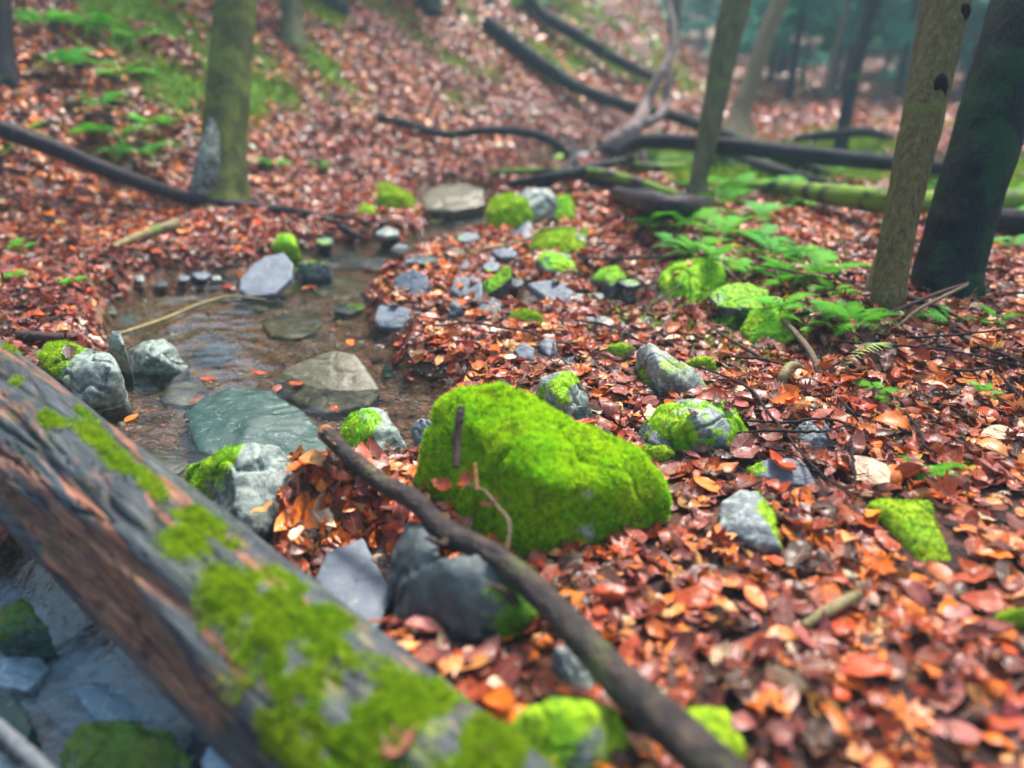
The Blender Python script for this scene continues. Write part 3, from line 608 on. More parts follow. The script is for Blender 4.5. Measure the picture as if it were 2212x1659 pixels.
for k, (px, py, r0, lab, mt) in enumerate([(955, 520, 26, 'flat wet stone below the yellow-green moss stone, left one', 'slate_d'), (1010, 512, 22, 'wet grey stone in front of the bright mossy boulder', 'slate'), (905, 560, 24, 'dark stone at the bend of the stream', 'slate_d'), (985, 545, 20, 'small olive stone at the bend', 'olive'), (870, 535, 22, 'grey stone at the inner left of the bend', 'slate'),
        (1090, 545, 24, 'low slate left of the yellow-green moss stone', 'slate'), (840, 500, 22, 'half-sunk stone on the left upper bank', 'grey'), (700, 520, 20, 'dark wet stone near the tip of the dark branch', 'slate_d'), (1060, 575, 20, 'flat stone behind the angular dark slate', 'slate'), (940, 470, 24, 'stone below the brown smooth one', 'olive'),
        (1115, 610, 18, 'slate chip behind the wedge stone', 'slate_d'), (1285, 640, 20, 'flat wet stone left of the shining puddle', 'slate'), (1360, 612, 20, 'flat stone right of the dark mossy hump', 'slate_d'), (1240, 345, 36, 'pale blue stone in the far stream', 'slate'), (760, 665, 30, 'thin slab just under the water in the upper pool', 'slate_d')]):
    r_ = random.Random(px); g = gp(px, py); pts = []
    for q in range(7):
        a = q / 7 * 6.283; rr = r0 * r_.uniform(.75, 1.2); pts.append((px + rr * 1.25 * math.cos(a), py + rr * .45 * math.sin(a), g.z + .028 * (g.y / 3.5) + r_.uniform(-.006, .006)))
    rock('rock', lab, 'rock', pts, mt, U(.2, .2, .5), None, group='small stones of the upper stream', rough=.03, thick=.022)
# small shore pebbles: individual slate chips
chip_places = [(430, 592, 20), (465, 598, 16), (500, 604, 24), (548, 612, 0), (395, 598, 14), (300, 600, 12), (350, 612, 16), (270, 690, 30), (240, 670, 18), (1290, 650, 14), (1270, 690, 16), (1300, 690, 18), (1330, 620, 12), (1360, 640, 16), (1250, 640, 14), (1430, 640, 14),
               (1340, 700, 18), (1400, 690, 16), (930, 560, 14), (1000, 570, 16), (1060, 560, 12), (900, 660, 10), (290, 760, 0), (1500, 840, 20), (1860, 700, 14), (1230, 780, 16), (700, 520, 18), (620, 545, 12)]
ci = 0; CN = {}
CW = {0: 'flat', 1: 'thin', 2: 'rounded', 3: 'pointed'}
for (px, py, r) in chip_places:
    if r == 0: continue
    r_ = random.Random(px * 3 + py); g = gp(px, py); pts = []
    for k in range(6):
        a = k / 6 * 6.283 + r_.uniform(-.2, .2); pts.append((px + r * r_.uniform(.7, 1.2) * math.cos(a), py + r * .55 * r_.uniform(.7, 1.2) * math.sin(a), g.z + .010 + r_.uniform(-.003, .003)))
    where = 'on the left shore of the pool' if px < 720 else ('beside the slate row' if px < 1100 else ('in the wet leaves below the fern bank' if px < 1450 else 'among the leaves at right'))
    CW2 = ['flat', 'thin', 'rounded', 'pointed', 'wet', 'dull', 'squarish', 'oval', 'narrow', 'broken', 'stubby', 'smooth']; CN[where] = CN.get(where, -1) + 1
    rock('rock', 'small %s grey slate chip %s' % (CW2[CN[where] % 12], where), 'rock', pts, ['slate', 'grey', 'slate_d'][ci % 3], rough=.03, drop=.03, thick=.014, group='slate chips ' + where); ci += 1

# BVH of all rocks for draping leaves
def bvh_all(objs):
    VV = []; FF = []; o_ = 0
    for o in objs:
        me = o.data; off = o.location
        VV += [v.co + off for v in me.vertices]; FF += [[i + o_ for i in p.vertices] for p in me.polygons]; o_ += len(me.vertices)
    return BVHTree.FromPolygons(VV, FF)
BV = bvh_all(ROCKS)
def top(x, y):
    g = float(H(np.array([x]), np.array([y]))[0]); h = BV.ray_cast(Vector((x, y, 1.5)), Vector((0, 0, -1)))
    if h[0] is not None and h[0].z > g: return h[0].z
    return g

# gravel on the stream bed (stuff)
def gravel():
    r = np.random.default_rng(5); n = 26000
    X = r.uniform(-2.2, .8, n); Y = r.uniform(.5, 4.2, n); s = stream(X, Y); k = s > -.06; X, Y = X[k], Y[k]; n = len(X)
    Z = H(X, Y); R = r.lognormal(0, .45, n) * .0055
    ico = bmesh.new(); bmesh.ops.create_icosphere(ico, subdivisions=1, radius=1); IV = np.array([v.co[:] for v in ico.verts]); IF = np.array([[v.index for v in f.verts] for f in ico.faces]); ico.free()
    m = len(IV); a = r.uniform(0, 6.28, n); c, s_ = np.cos(a), np.sin(a)
    sc = r.uniform(.6, 1.3, (n, 3)) * np.array([1, 1, .5])
    V = IV[None] * sc[:, None] * R[:, None, None]; V = V * (1 + .25 * r.normal(0, 1, V.shape[:2])[..., None] * .5)
    V = np.stack([V[..., 0] * c[:, None] - V[..., 1] * s_[:, None], V[..., 0] * s_[:, None] + V[..., 1] * c[:, None], V[..., 2]], -1)
    V += np.stack([X, Y, Z], 1)[:, None]
    F = (IF[None] + (np.arange(n) * m)[:, None, None]).reshape(-1, 3)
    pal = np.array([[.14, .07, .045], [.22, .11, .075], [.10, .11, .11], [.07, .05, .04], [.26, .22, .16], [.17, .19, .19], [.30, .11, .07]])
    cc = pal[r.integers(0, len(pal), n)] * r.uniform(.5, 2.0, (n, 1)); cc = np.concatenate([cc, np.ones((n, 1))], 1)
    mt, t, b, out = mat('stream_gravel'); t.links.new(attr(t, 'col').outputs['Color'], b.inputs['Base Color']); b.inputs['Roughness'].default_value = .4
    me = mkmesh('stream_gravel', V.reshape(-1, 3), F, mt, attrs={'col': ('FLOAT_COLOR', np.repeat(cc, m, 0))})
    tag(mkobj('stream_gravel', me), 'reddish brown gravel on the stream bed', 'gravel', kind='stuff')
gravel()

# ------------------------------------------------------------------ tubes: branches, logs, trunks
def catmull(P, n):
    P = np.array([list(p) for p in P], float); Q = np.vstack([2 * P[0] - P[1], P, 2 * P[-1] - P[-2]]); out = []
    m = len(P) - 1
    for s in np.linspace(0, m, n):
        i = min(int(s), m - 1); t = s - i; p0, p1, p2, p3 = Q[i], Q[i + 1], Q[i + 2], Q[i + 3]
        out.append(.5 * ((2 * p1) + (-p0 + p2) * t + (2 * p0 - 5 * p1 + 4 * p2 - p3) * t * t + (-p0 + 3 * p1 - 3 * p2 + p3) * t ** 3))
    return np.array(out)
def tube(pts, rad, nl=None, na=12, rough=.08, seed=0, wig=0.0, cap=True, nscale=None):
    P = catmull(pts, nl or max(8, 6 * len(pts))); n = len(P)
    if wig: P = P + wig * np.stack([fbm(P + k * 31, 3 / max(rad), 1, seed + k) * 0 + fbm(P * 1.0 + k * 7.7, .25 / max(rad), 2, seed + k) for k in range(3)], 1) * np.sin(np.linspace(0, math.pi, n))[:, None]
    R = np.interp(np.linspace(0, 1, n), np.linspace(0, 1, len(rad)), rad)
    T = np.gradient(P, axis=0); T /= np.linalg.norm(T, axis=1, keepdims=True) + 1e-12
    up = np.array([0, 0, 1.0]) if abs(T[0][2]) < .9 else np.array([1.0, 0, 0]); u = np.cross(T[0], up); u /= np.linalg.norm(u); Us = []
    for k in range(n):
        u = u - T[k] * (u @ T[k]); u /= np.linalg.norm(u); Us.append(u.copy())
    Us = np.array(Us); Vs = np.cross(T, Us); a = np.linspace(0, 2 * math.pi, na, endpoint=False)
    dirs = Us[:, None] * np.cos(a)[None, :, None] + Vs[:, None] * np.sin(a)[None, :, None]
    base = P[:, None] + dirs * R[:, None, None]
    q = base.reshape(-1, 3); ns = nscale or .9 / max(rad)
    dsp = 1 + rough * fbm(q, ns, 3, seed).reshape(n, na) + rough * .5 * fbm(q, ns * 4, 2, seed + 5).reshape(n, na)
    V = (P[:, None] + dirs * (R[:, None] * dsp)[..., None]).reshape(-1, 3)
    F = grid_faces(n, na, True).tolist()
    if cap:
        V = np.vstack([V, P[0] - T[0] * R[0] * .15, P[-1] + T[-1] * R[-1] * .4]); b, e = len(V) - 2, len(V) - 1
        F += [[(j + 1) % na, j, b] for j in range(na)] + [[(n - 1) * na + j, (n - 1) * na + (j + 1) % na, e] for j in range(na)]
    return V, F
def joinm(parts):
    V = []; F = []; o = 0
    for v, f in parts: V.append(v); F += [[i + o for i in q] for q in f]; o += len(v)
    return np.vstack(V), F

M['bark_brown'] = bark_material('brown_green_bark', (.06, .048, .016), (.18, .145, .05), (.31, .25, .11), (60, 60, 22), moss=.15, mcol=(.10, .17, .02))
M['bark_left'] = bark_material('olive_bark', (.05, .06, .018), (.10, .11, .03), (.17, .18, .07), (35, 35, 8), moss=.5, mcol=(.15, .19, .03))
M['bark_dark'] = bark_material('black_wet_bark', (.001, .003, .006), (.003, .008, .013), (.014, .032, .034), (40, 40, 12), moss=.55, rough=.7, mcol=(.008, .045, .014), spec=.12)
M['bark_far'] = bark_material('grey_bark', (.06, .06, .03), (.13, .125, .06), (.21, .195, .11), (20, 20, 4), moss=.35, mcol=(.10, .15, .04))
M['bark_darkfar'] = bark_material('dark_far_bark', (.008, .008, .014), (.022, .020, .028), (.045, .038, .045), (20, 20, 4), moss=.15)
M['wood_wet'] = bark_material('wet_dark_branch', (.010, .006, .010), (.035, .022, .026), (.08, .05, .05), (25, 25, 25), moss=.0, rough=.35)
M['wood_mossy'] = bark_material('mossy_dead_wood', (.02, .02, .02), (.05, .045, .04), (.10, .085, .07), (25, 25, 25), moss=.68, rough=.6, mcol=(.15, .26, .012))
M['wood_pale'] = bark_material('pale_dead_wood', (.16, .13, .06), (.34, .28, .13), (.45, .38, .22), (40, 40, 40), moss=.2, rough=.5)
M['twig'] = bark_material('brown_twig', (.04, .025, .022), (.10, .06, .05), (.20, .13, .10), (120, 120, 120), rough=.5)
M['twig_dark'] = bark_material('dark_twig', (.015, .010, .012), (.035, .024, .026), (.08, .055, .055), (120, 120, 120), rough=.45)
M['twig_pale'] = bark_material('pale_twig', (.13, .09, .06), (.26, .18, .12), (.40, .30, .22), (120, 120, 120), rough=.5)
M['driftwood_grey'] = bark_material('grey_stick', (.08, .09, .10), (.18, .20, .22), (.3, .33, .35), (60, 60, 60))
M['hole'] = bark_material('black_hollow', (.002, .002, .002), (.005, .005, .004), (.01, .01, .008))
M['cut'] = bark_material('torn_orange_wood', (.22, .08, .03), (.45, .2, .08), (.6, .35, .18), (120, 120, 120), rough=.5)
M['lichen'] = rock_material('white_lichen', (.30, .34, .30), (.55, .60, .55), .4, .7)

def tagobj(o, l, c, g=None): return tag(o, l, c, g)

# leaning branch across the foreground
def front_branch():
    P = [pd(703, 935, 1.72), pd(760, 990, 1.66), pd(820, 1040, 1.60), pd(900, 1085, 1.53), pd(960, 1145, 1.47), pd(1050, 1190, 1.40), pd(1130, 1250, 1.33), pd(1230, 1350, 1.25), pd(1340, 1470, 1.16), pd(1440, 1560, 1.09), pd(1580, 1690, 1.0), pd(1700, 1800, .94)]
    V, F = tube(P, [.017, .0185, .019, .0205, .022, .023, .024, .026, .029, .031, .033, .034], 190, 28, .16, 3, nscale=26)
    e = mkobj('branch', mkmesh('branch', V, F, M['branch_bark'])); tag(e, 'long dark broken branch leaning across the foreground over the large dark block', 'branch')
    s1, f1 = tube([pd(975, 1160, 1.45), pd(955, 1175, 1.42), pd(935, 1168, 1.41), pd(915, 1160, 1.40)], [.010, .007, .005, .002], 14, 8, .2, 5)
    s2, f2 = tube([pd(1110, 1300, 1.33), pd(1080, 1270, 1.32), pd(1045, 1262, 1.33)], [.009, .005, .002], 14, 8, .2, 6)
    [mkobj('side_stub', mkmesh('side_stub', a_, b_, M['twig']), e) for a_, b_ in ((s1, f1), (s2, f2))]
    V, F = tube([pd(697, 928, 1.735), pd(703, 935, 1.72), pd(712, 944, 1.71)], [.012, .018, .0175], 10, 14, .3, 8); mkobj('broken_end', mkmesh('broken_end', V, F, M['cut']), e)
    r = random.Random(4); parts = []
    for k in range(26):           # torn bark flecks along the upper half
        i = r.uniform(0, 5.5); a = P[int(i)].lerp(P[int(i) + 1], i % 1); off = Vector((r.uniform(-.4, 1), -.4, r.uniform(.4, 1))).normalized() * .0205
        q = a + off; d = (P[int(i) + 1] - P[int(i)]).normalized() * r.uniform(.003, .010); s = Vector((0, 0, 1)).cross(d).normalized() * r.uniform(.0015, .004)
        V = np.array([list(q - d), list(q + s), list(q + d), list(q - s), list(q + off * .12)]); parts.append((V, [[0, 1, 4], [1, 2, 4], [2, 3, 4], [3, 0, 4]]))
    V, F = joinm(parts); mkobj('torn_bark', mkmesh('torn_bark', V, F, M['cut'], smooth=False), e)
M['branch_bark'] = bark_material('branch_bark', (.022, .018, .017), (.065, .05, .045), (.19, .115, .065), (18, 18, 40), moss=.22, rough=.45, mcol=(.10, .12, .04))
front_branch()

# big log
def big_log():
    A = pd(100, 1000, 1.60); B = pd(750, 1580, 1.20); d = (B - A).normalized(); L = (B - A).length
    start = A - d * .62; end = B + d * .42; Ltot = (end - start).length
    x = d; z = Vector((0, 0, 1)); y = z.cross(x).normalized(); z = x.cross(y).normalized()
    R = Matrix((x, y, z)).transposed().to_4x4(); R.translation = start
    nl, na = 520, 220
    s = np.linspace(0, Ltot, nl); a = np.linspace(0, 2 * math.pi, na, endpoint=False)
    Sg, Ag = np.meshgrid(s, a, indexing='ij')
    r0 = np.interp(s, [0, Ltot], [.135, .150])[:, None]
    # angle: 0 = local +y, 90deg = up. camera-left side is which? compute below
    camside = -1 if (Vector((-.6, -.8, 0)).dot(y) < 0) else 1      # sign of y towards the camera-left side
    P = np.stack([Sg.ravel() * 1.0, np.cos(Ag).ravel() * .14, np.sin(Ag).ravel() * .14], 1)
    Q = P * np.array([3.0, 26, 26]); g1 = fbm(Q, 1, 4, 2).reshape(nl, na); Q2 = P * np.array([9, 90, 90]); g2 = fbm(Q2, 1, 3, 9).reshape(nl, na)
    lump = fbm(P, 4, 3, 12).reshape(nl, na)
    crack = np.abs(fbm(P * np.array([2.2, 20, 20]), 1, 3, 33).reshape(nl, na)); crack2 = np.abs(fbm(P * np.array([5, 55, 55]), 1, 3, 35).reshape(nl, na)); ck = np.maximum(np.exp(-(crack / .035) ** 2), .7 * np.exp(-(crack2 / .04) ** 2))
    th = np.degrees(np.arctan2(np.sin(Ag), np.cos(Ag) * camside))     # 0 = facing camera-left, 90 = top
    cen = 22 + 14 * np.sin(Sg * 3.1 + .5) + 14 * lump; wid = 17 + 9 * np.sin(Sg * 7.3) + 10 * g1
    hollow = np.exp(-((th - cen) / np.maximum(wid, 7)) ** 2) * (1 - sstep(1.25, 1.5, Sg)) * (1 - .15 * sstep(.0, .3, Sg))
    cen2 = 50 + 8 * np.sin(Sg * 4 + 2); hollow2 = .35 * np.exp(-((th - cen2) / 7.0) ** 2) * sstep(-.1, .2, np.sin(Sg * 6.5 + 1))
    rr = r0 * (1 + .05 * lump) + .009 * g1 + .004 * g2 - .010 * ck - .050 * hollow * (1 + .5 * g1) - .030 * hollow2
    V = np.stack([Sg, rr * np.cos(Ag), rr * np.sin(Ag)], -1).reshape(-1, 3)
    F = grid_faces(nl, na, True); F = F
    inner = np.clip(hollow * 1.6 + hollow2 * 1.5, 0, 1)
    mossv = np.zeros_like(Sg)
    def patch(px, py, rx, ra, amp=1.0):
        # find surface param for a pixel by projection of the top surface
        pass
    WV = (np.array(R.to_3x3()) @ V.T).T + np.array(start)
    PX, PY, PZ = proj(WV); PX = PX.reshape(nl, na); PY = PY.reshape(nl, na)
    Nn = np.stack([np.zeros_like(Sg), np.cos(Ag), np.sin(Ag)], -1).reshape(-1, 3); WN = (np.array(R.to_3x3()) @ Nn.T).T
    facing = ((np.array([0, 0, CAMZ]) - WV) * WN).sum(1).reshape(nl, na) > 0
    def spot(px, py):
        dd = np.where(facing, (PX - px) ** 2 + (PY - py) ** 2, 1e9); k = np.unravel_index(np.argmin(dd), dd.shape); return s[k[0]], th[k[0], k[1]]
    mn = fbm(P, 16, 3, 60).reshape(nl, na)
    spots = [((205, 945), .07, 10, 1), ((270, 1000), .07, 9, 1.1), ((330, 1060), .07, 10, 1.2), ((400, 1110), .08, 12, 1.2), ((440, 1140), .06, 9, 1), ((40, 820), .03, 8, .6), ((110, 905), .04, 8, .7), ((20, 745), .03, 7, .8), ((160, 880), .04, 8, .7), ((190, 900), .05, 5, .7),
             ((400, 1170), .05, 14, .9), ((560, 1330), .10, 24, 1.3), ((640, 1420), .13, 34, 1.6), ((700, 1500), .14, 36, 1.6), ((600, 1500), .10, 22, 1.3), ((780, 1600), .14, 36, 1.4), ((620, 1600), .08, 16, 1.0), ((680, 1310), .10, 12, .9), ((820, 1440), .12, 14, .9), ((950, 1540), .14, 18, 1.2), ((1050, 1600), .12, 30, 1.4), ((480, 1260), .05, 12, .6), ((500, 1180), .03, 10, .5)]
    for (p, ls, la, am) in spots:
        s0, t0 = spot(*p); mossv = np.maximum(mossv, am * np.exp(-((Sg - s0) / ls) ** 2 - ((th - t0) / la) ** 2))
    mossv = np.clip(mossv * (.62 + 1.6 * mn + .5 * fbm(P, 55, 2, 61).reshape(nl, na)), 0, 1)
    # torn strips of reddish inner wood along the grain
    strip = np.zeros_like(Sg)
    for (p0, p1, wd) in [((225, 890), (330, 1010), 4), ((330, 1010), (520, 1190), 5), ((500, 1190), (680, 1330), 6), ((110, 1010), (300, 1200), 3.5), ((300, 1050), (420, 1190), 3), ((90, 1170), (230, 1330), 5), ((430, 1350), (560, 1500), 3)]:
        a0 = spot(*p0); a1 = spot(*p1); tt = np.clip((Sg - a0[0]) / (a1[0] - a0[0] + 1e-6), 0, 1); c_ = a0[1] + (a1[1] - a0[1]) * tt
        inside = (Sg > a0[0]) & (Sg < a1[0]); strip = np.maximum(strip, inside * np.exp(-((th - c_ + 10 * g1) / wd) ** 2) * np.clip(np.sin(tt * math.pi) * 1.6, 0, 1))
    me = mkmesh('fallen_log', V, F, M['log'], attrs={'inner': ('FLOAT', inner.ravel()), 'strip': ('FLOAT', strip.ravel()), 'moss': ('FLOAT', mossv.ravel()), 'ck': ('FLOAT', np.clip(ck, 0, 1).ravel()), 'film': ('FLOAT', (sstep(1.15, 1.6, Sg) * sstep(30, 60, th)).ravel())})
    o = mkobj('fallen_log', me); o.matrix_world = R
    tag(o, 'big rotten blue-grey log with peeling reddish wood and moss crossing the lower left corner', 'log')
    sp = sample_surface(me, 90000, np.clip(mossv.ravel() - .14, 0, .6) ** 1.3 * 2, 3)
    P_, N_ = sp; VV, FF, rr_ = blades(P_, N_, .0085, .0017, 4, .9)
    mkobj('moss', mkmesh('moss', VV, FF, M['moss_log'], smooth=False, attrs={'rnd': ('FLOAT', rr_)}), o)
    return o
def log_material():
    m, t, b, out = mat('rotten_log_wood'); co = objco(t)
    v = scaled(t, co, (5, 55, 55)); v2 = scaled(t, co, (2.2, 16, 16)); v3 = scaled(t, co, (14, 160, 160))
    n1 = noise(t, v, 1, 6, .7, .6); n2 = noise(t, v2, 1, 4, .6, .8); n3 = noise(t, v3, 1, 4, .7); n4 = noise(t, co, 14, 5, .65)
    base = ramp(t, n1, [(.30, (.006, .008, .014)), (.47, (.028, .038, .048)), (.62, (.078, .090, .096)), (.76, (.16, .19, .19))])
    red = ramp(t, n1, [(.3, (.05, .018, .012)), (.5, (.24, .085, .05)), (.75, (.48, .22, .12))])
    st = attr(t, 'strip').outputs['Fac']; inn = attr(t, 'inner').outputs['Fac']; ck = attr(t, 'ck').outputs['Fac']; ms = attr(t, 'moss').outputs['Fac']
    rs = ramp(t, math_(t, 'ADD', n2, math_(t, 'MULTIPLY', math_(t, 'SUBTRACT', n4, .5), .5)), [(.55, (0, 0, 0)), (.64, (1, 1, 1))])
    base = mix(t, math_(t, 'MULTIPLY', rs, .75), base, red)
    sm = ramp(t, math_(t, 'ADD', st, math_(t, 'MULTIPLY', math_(t, 'SUBTRACT', n3, .5), .6)), [(.38, (0, 0, 0)), (.5, (1, 1, 1))])
    base = mix(t, sm, base, red)
    inner = ramp(t, n3, [(.3, (.02, .010, .010)), (.5, (.16, .07, .04)), (.72, (.42, .22, .12))])
    base = mix(t, ramp(t, inn, [(.3, (0, 0, 0)), (.55, (1, 1, 1))]), base, inner)
    base = mix(t, math_(t, 'MULTIPLY', ck, .75), base, (.006, .005, .006))
    alg = ramp(t, n4, [(.5, (0, 0, 0)), (.7, (1, 1, 1))]); base = mix(t, math_(t, 'MULTIPLY', alg, math_(t, 'ADD', math_(t, 'MULTIPLY', attr(t, 'film').outputs['Fac'], .75), .15)), base, (.17, .25, .03))
    mm = ramp(t, math_(t, 'ADD', ms, math_(t, 'MULTIPLY', math_(t, 'SUBTRACT', n4, .5), .5)), [(.35, (0, 0, 0)), (.5, (1, 1, 1))])
    base = mix(t, mm, base, moss_col(t, co, .7, .5))
    b.inputs['Specular IOR Level'].default_value = .35; t.links.new(base, b.inputs['Base Color']); t.links.new(math_(t, 'ADD', math_(t, 'MULTIPLY', n3, .4), .28), b.inputs['Roughness'])
    t.links.new(bumpn(t, math_(t, 'ADD', n1, math_(t, 'MULTIPLY', n3, .5)), .9, .008), b.inputs['Normal'])
    return m
M['log'] = log_material()
big_log()

# sticks and twigs
def stick(name, label, cat, pts, rad, material, group=None, na=8, rough=.12, forks=None, wig=0.0, seed=1, nl=None):
    """pts entries: (px,py) on the ground, (px,py,dz) above the ground, or Vector."""
    def cv(p): return p if isinstance(p, Vector) else gp(p[0], p[1], (p[2] if len(p) > 2 else 0) + .012)
    V, F = tube([cv(p) for p in pts], [q * (.62 if (group and group.startswith('fallen trunks')) else 1) for q in rad], nl or max(16, 12 * len(pts)), na, rough, seed, wig)
    o = mkobj(name, mkmesh(name, V, F, M[material])); tag(o, label, cat, group)
    for fk, fr in (forks or []):
        V, F = tube([cv(p) for p in fk], fr, 20, 6, rough, seed + 3); mkobj('side_twig', mkmesh('side_twig', V, F, M[material]), o)
    return o
def hp(px, py, z): return Vector(at(px, py, z))     # point at absolute height
stick('stick', 'short upright brown stick standing in front of the mossy boulder', 'stick', [pd(985, 1010, 1.50), pd(988, 950, 1.515), pd(993, 900, 1.52), pd(996, 880, 1.525)], [.0075, .008, .0085, .0088], 'twig', na=12, rough=.1)
stick('branch', 'long thick dark branch sloping down from the left border to the pool', 'branch', [pd(-250, 190, 3.7), pd(0, 278, 3.95), pd(120, 322, 4.05), pd(250, 375, 4.15), pd(400, 425, 4.25), pd(560, 450, 4.35), pd(660, 462, 4.3), pd(730, 488, 4.2), pd(780, 512, 4.1)],
      [.050, .048, .047, .044, .038, .034, .030, .026, .014], 'wood_wet', na=16, nl=90, forks=[([pd(610, 458, 4.33), pd(650, 478, 4.25), pd(690, 508, 4.1)], [.018, .013, .008]), ([pd(700, 470, 4.25), pd(760, 470, 4.2), pd(800, 480, 4.15)], [.012, .009, .004])])
stick('stick', 'yellowish thin stick lying across the back corner of the pool', 'stick', [hp(235, 728, .0), hp(300, 708, -.02), hp(370, 683, -.035), hp(430, 658, -.035), hp(490, 641, -.035), hp(530, 642, -.04), hp(575, 648, -.045)], [.007, .008, .0075, .007, .006, .004, .003], 'wood_pale', na=10, rough=.2)
stick('stick', 'pale mossy stick on the leaves of the left bank', 'stick', [(225, 545), (270, 522, .02), (330, 500, .03), (385, 482, .04)], [.012, .018, .024, .028], 'wood_pale', na=10, rough=.25)
stick('twig', 'long thin dark twig lying across the leaves in mid-picture', 'twig', [(890, 702, .01), (950, 703, .02), (1010, 696, .02), (1085, 708, .03), (1140, 716, .03), (1195, 737, .02), (1260, 742, .02), (1330, 742, .02), (1410, 748, .01)], [.003, .004, .0045, .0045, .0045, .004, .003, .0025, .0015], 'twig', seed=3,
      forks=[([(1195, 737, .02), (1200, 765, .02), (1225, 785, .01), (1240, 805)], [.003, .003, .002, .0015]), ([(885, 680, .03), (960, 690, .03), (1000, 692, .02)], [.002, .003, .003])])
stick('stick', 'bare brown stick slanting over the fern bank down to the leaves', 'stick', [gp(1500, 508, .06), gp(1560, 572, .05), gp(1620, 630, .03), gp(1690, 690, .05), gp(1745, 752, .06), gp(1768, 800, .02), gp(1770, 822, -.01)], [.004, .006, .0075, .009, .010, .010, .010], 'twig_pale', seed=5)
stick('twig', 'straight thin twig crossing the slanting stick on the fern bank', 'twig', [gp(1388, 672, .02), gp(1475, 615, .05), gp(1560, 588, .05), (1645, 555, .04)], [.004, .005, .005, .004], 'twig')
stick('twig', 'curved twig running from the fern bank towards the right trees', 'twig', [(1620, 570, .05), (1690, 582, .05), (1780, 600, .04), (1885, 612, .02)], [.004, .005, .004, .003], 'twig')
stick('stick', 'thin curved stick left of the hollow in the leaves', 'stick', [(1520, 690, .01), (1560, 722, .03), (1610, 752, .03), (1665, 784, .01)], [.003, .005, .006, .006], 'twig')
stick('stick', 'brown stick leaning from the leaves up to the dark tree', 'stick', [(1905, 682, .02), (1960, 660, .04), (2030, 632, .06), (2092, 612, .08)], [.005, .006, .007, .006], 'twig')
stick('stick', 'grey stick just below the one leaning on the dark tree', 'stick', [(1938, 706, .01), (1985, 668, .04), (2040, 640, .06), (2090, 615, .09)], [.004, .006, .007, .005], 'twig_pale')
stick('branch', 'dark branch lying at the foot of the brown tree', 'branch', [(1932, 618, .04), (1960, 640, .04), (2010, 658, .03), (2070, 685, .02), (2125, 718, .0)], [.012, .012, .009, .006, .004], 'twig', seed=8)
stick('wood_stub', 'pale bent root stub beside the hollow in the leaves', 'root', [(1686, 835, .0), (1692, 812, .04), (1702, 793, .05), (1718, 788, .03), (1735, 798, .0)], [.013, .014, .012, .010, .009], 'wood_pale', na=10, rough=.2)
TG = 'thin twigs lying over the leaves at right'
for pts, lab in [([(1790, 738), (1880, 742, .02), (2000, 752, .02), (2110, 768, .01), (2230, 795)], 'long dark twig running right from the fern patch'),
                 ([(1890, 722), (1990, 728, .02), (2090, 720, .02), (2230, 706)], 'thin twig below the brown tree crossing towards the right border'),
                 ([(2080, 730), (2150, 760, .02), (2230, 790)], 'short dark twig near the right border under the dark tree'),
                 ([(1600, 908), (1700, 912, .02), (1790, 905, .03), (1850, 925, .01)], 'thin black twig lying above the half-buried grey stone'),
                 ([(1590, 935), (1680, 930, .03), (1770, 932, .03), (1830, 918, .02)], 'second thin black twig crossing the half-buried grey stone'),
                 ([(1490, 785), (1560, 810, .02), (1620, 840, .02), (1660, 890, .02), (1700, 940, .02), (1760, 1010, .02), (1850, 1080, .0)], 'long wiry twig winding down the leaves from the wedge-shaped stone'),
                 ([(1838, 945, .0), (1843, 1000, .03), (1850, 1060, .01)], 'dark upright twig beside the large pale leaf'),
                 ([(1955, 890, .02), (1985, 930, .02), (1998, 965, .01), (2025, 980)], 'short hooked twig on the red leaves near the right'),
                 ([(1810, 860, .02), (1835, 885, .02), (1855, 912)], 'short straight twig below the pale fern frond'),
                 ([(2150, 800), (2185, 835, .02), (2230, 890)], 'twig sloping out of the right border'),
                 ([(1640, 965), (1700, 975, .01)], 'tiny twig right of the big lichened stone'),
                 ([(2010, 790), (2090, 800, .01), (2170, 790, .0)], 'dark twig on the leaves between fern and right border'),
                 ([(1560, 770), (1640, 775, .02), (1700, 790, .01)], 'crooked twig behind the hollow in the leaves'),
                 ([(1230, 690), (1300, 700, .02), (1345, 715)], 'thin twig right of the moss tussock'),
                 ([(1350, 760), (1345, 720, .03), (1400, 745, .02)], 'tiny forked twig above the moss cushion')]:
    stick('twig', lab, 'twig', [(a_[0], a_[1], (a_[2] if len(a_) > 2 else .0) + .012) for a_ in pts], [.003, .0045, .004, .002], 'twig_dark', group=TG, wig=.004, seed=len(lab), forks=[([gp(pts[1][0], pts[1][1], .03), gp(pts[1][0] + 40, pts[1][1] + 18, .02), gp(pts[1][0] + 75, pts[1][1] + 15, .01)], [.002, .0016, .001])])
stick('stick', 'short thick grey stick on the blurred leaves at lower right', 'stick', [(1735, 1352, .02), (1790, 1318, .03), (1855, 1282, .03)], [.008, .011, .009], 'wood_pale', na=10)
stick('stick', 'grey stick in the bottom left corner', 'stick', [pd(-40, 1540, 1.25), pd(40, 1610, 1.2), pd(130, 1700, 1.12)], [.011, .012, .012], 'driftwood_grey', na=10)
stick('twig', 'dark twig slanting over the leaves at the left border', 'twig', [(-20, 655, .02), (60, 628, .03), (130, 606, .03)], [.004, .005, .003], 'twig_dark')
stick('twig', 'second twig at the left border above the big log', 'twig', [(-20, 625, .02), (60, 650, .02), (130, 663, .0)], [.003, .004, .002], 'twig_dark')
stick('twig', 'bent twig above the moss-topped stone at left', 'twig', [(50, 730, .02), (110, 690, .04), (180, 665, .02)], [.003, .003, .002], 'twig_dark')
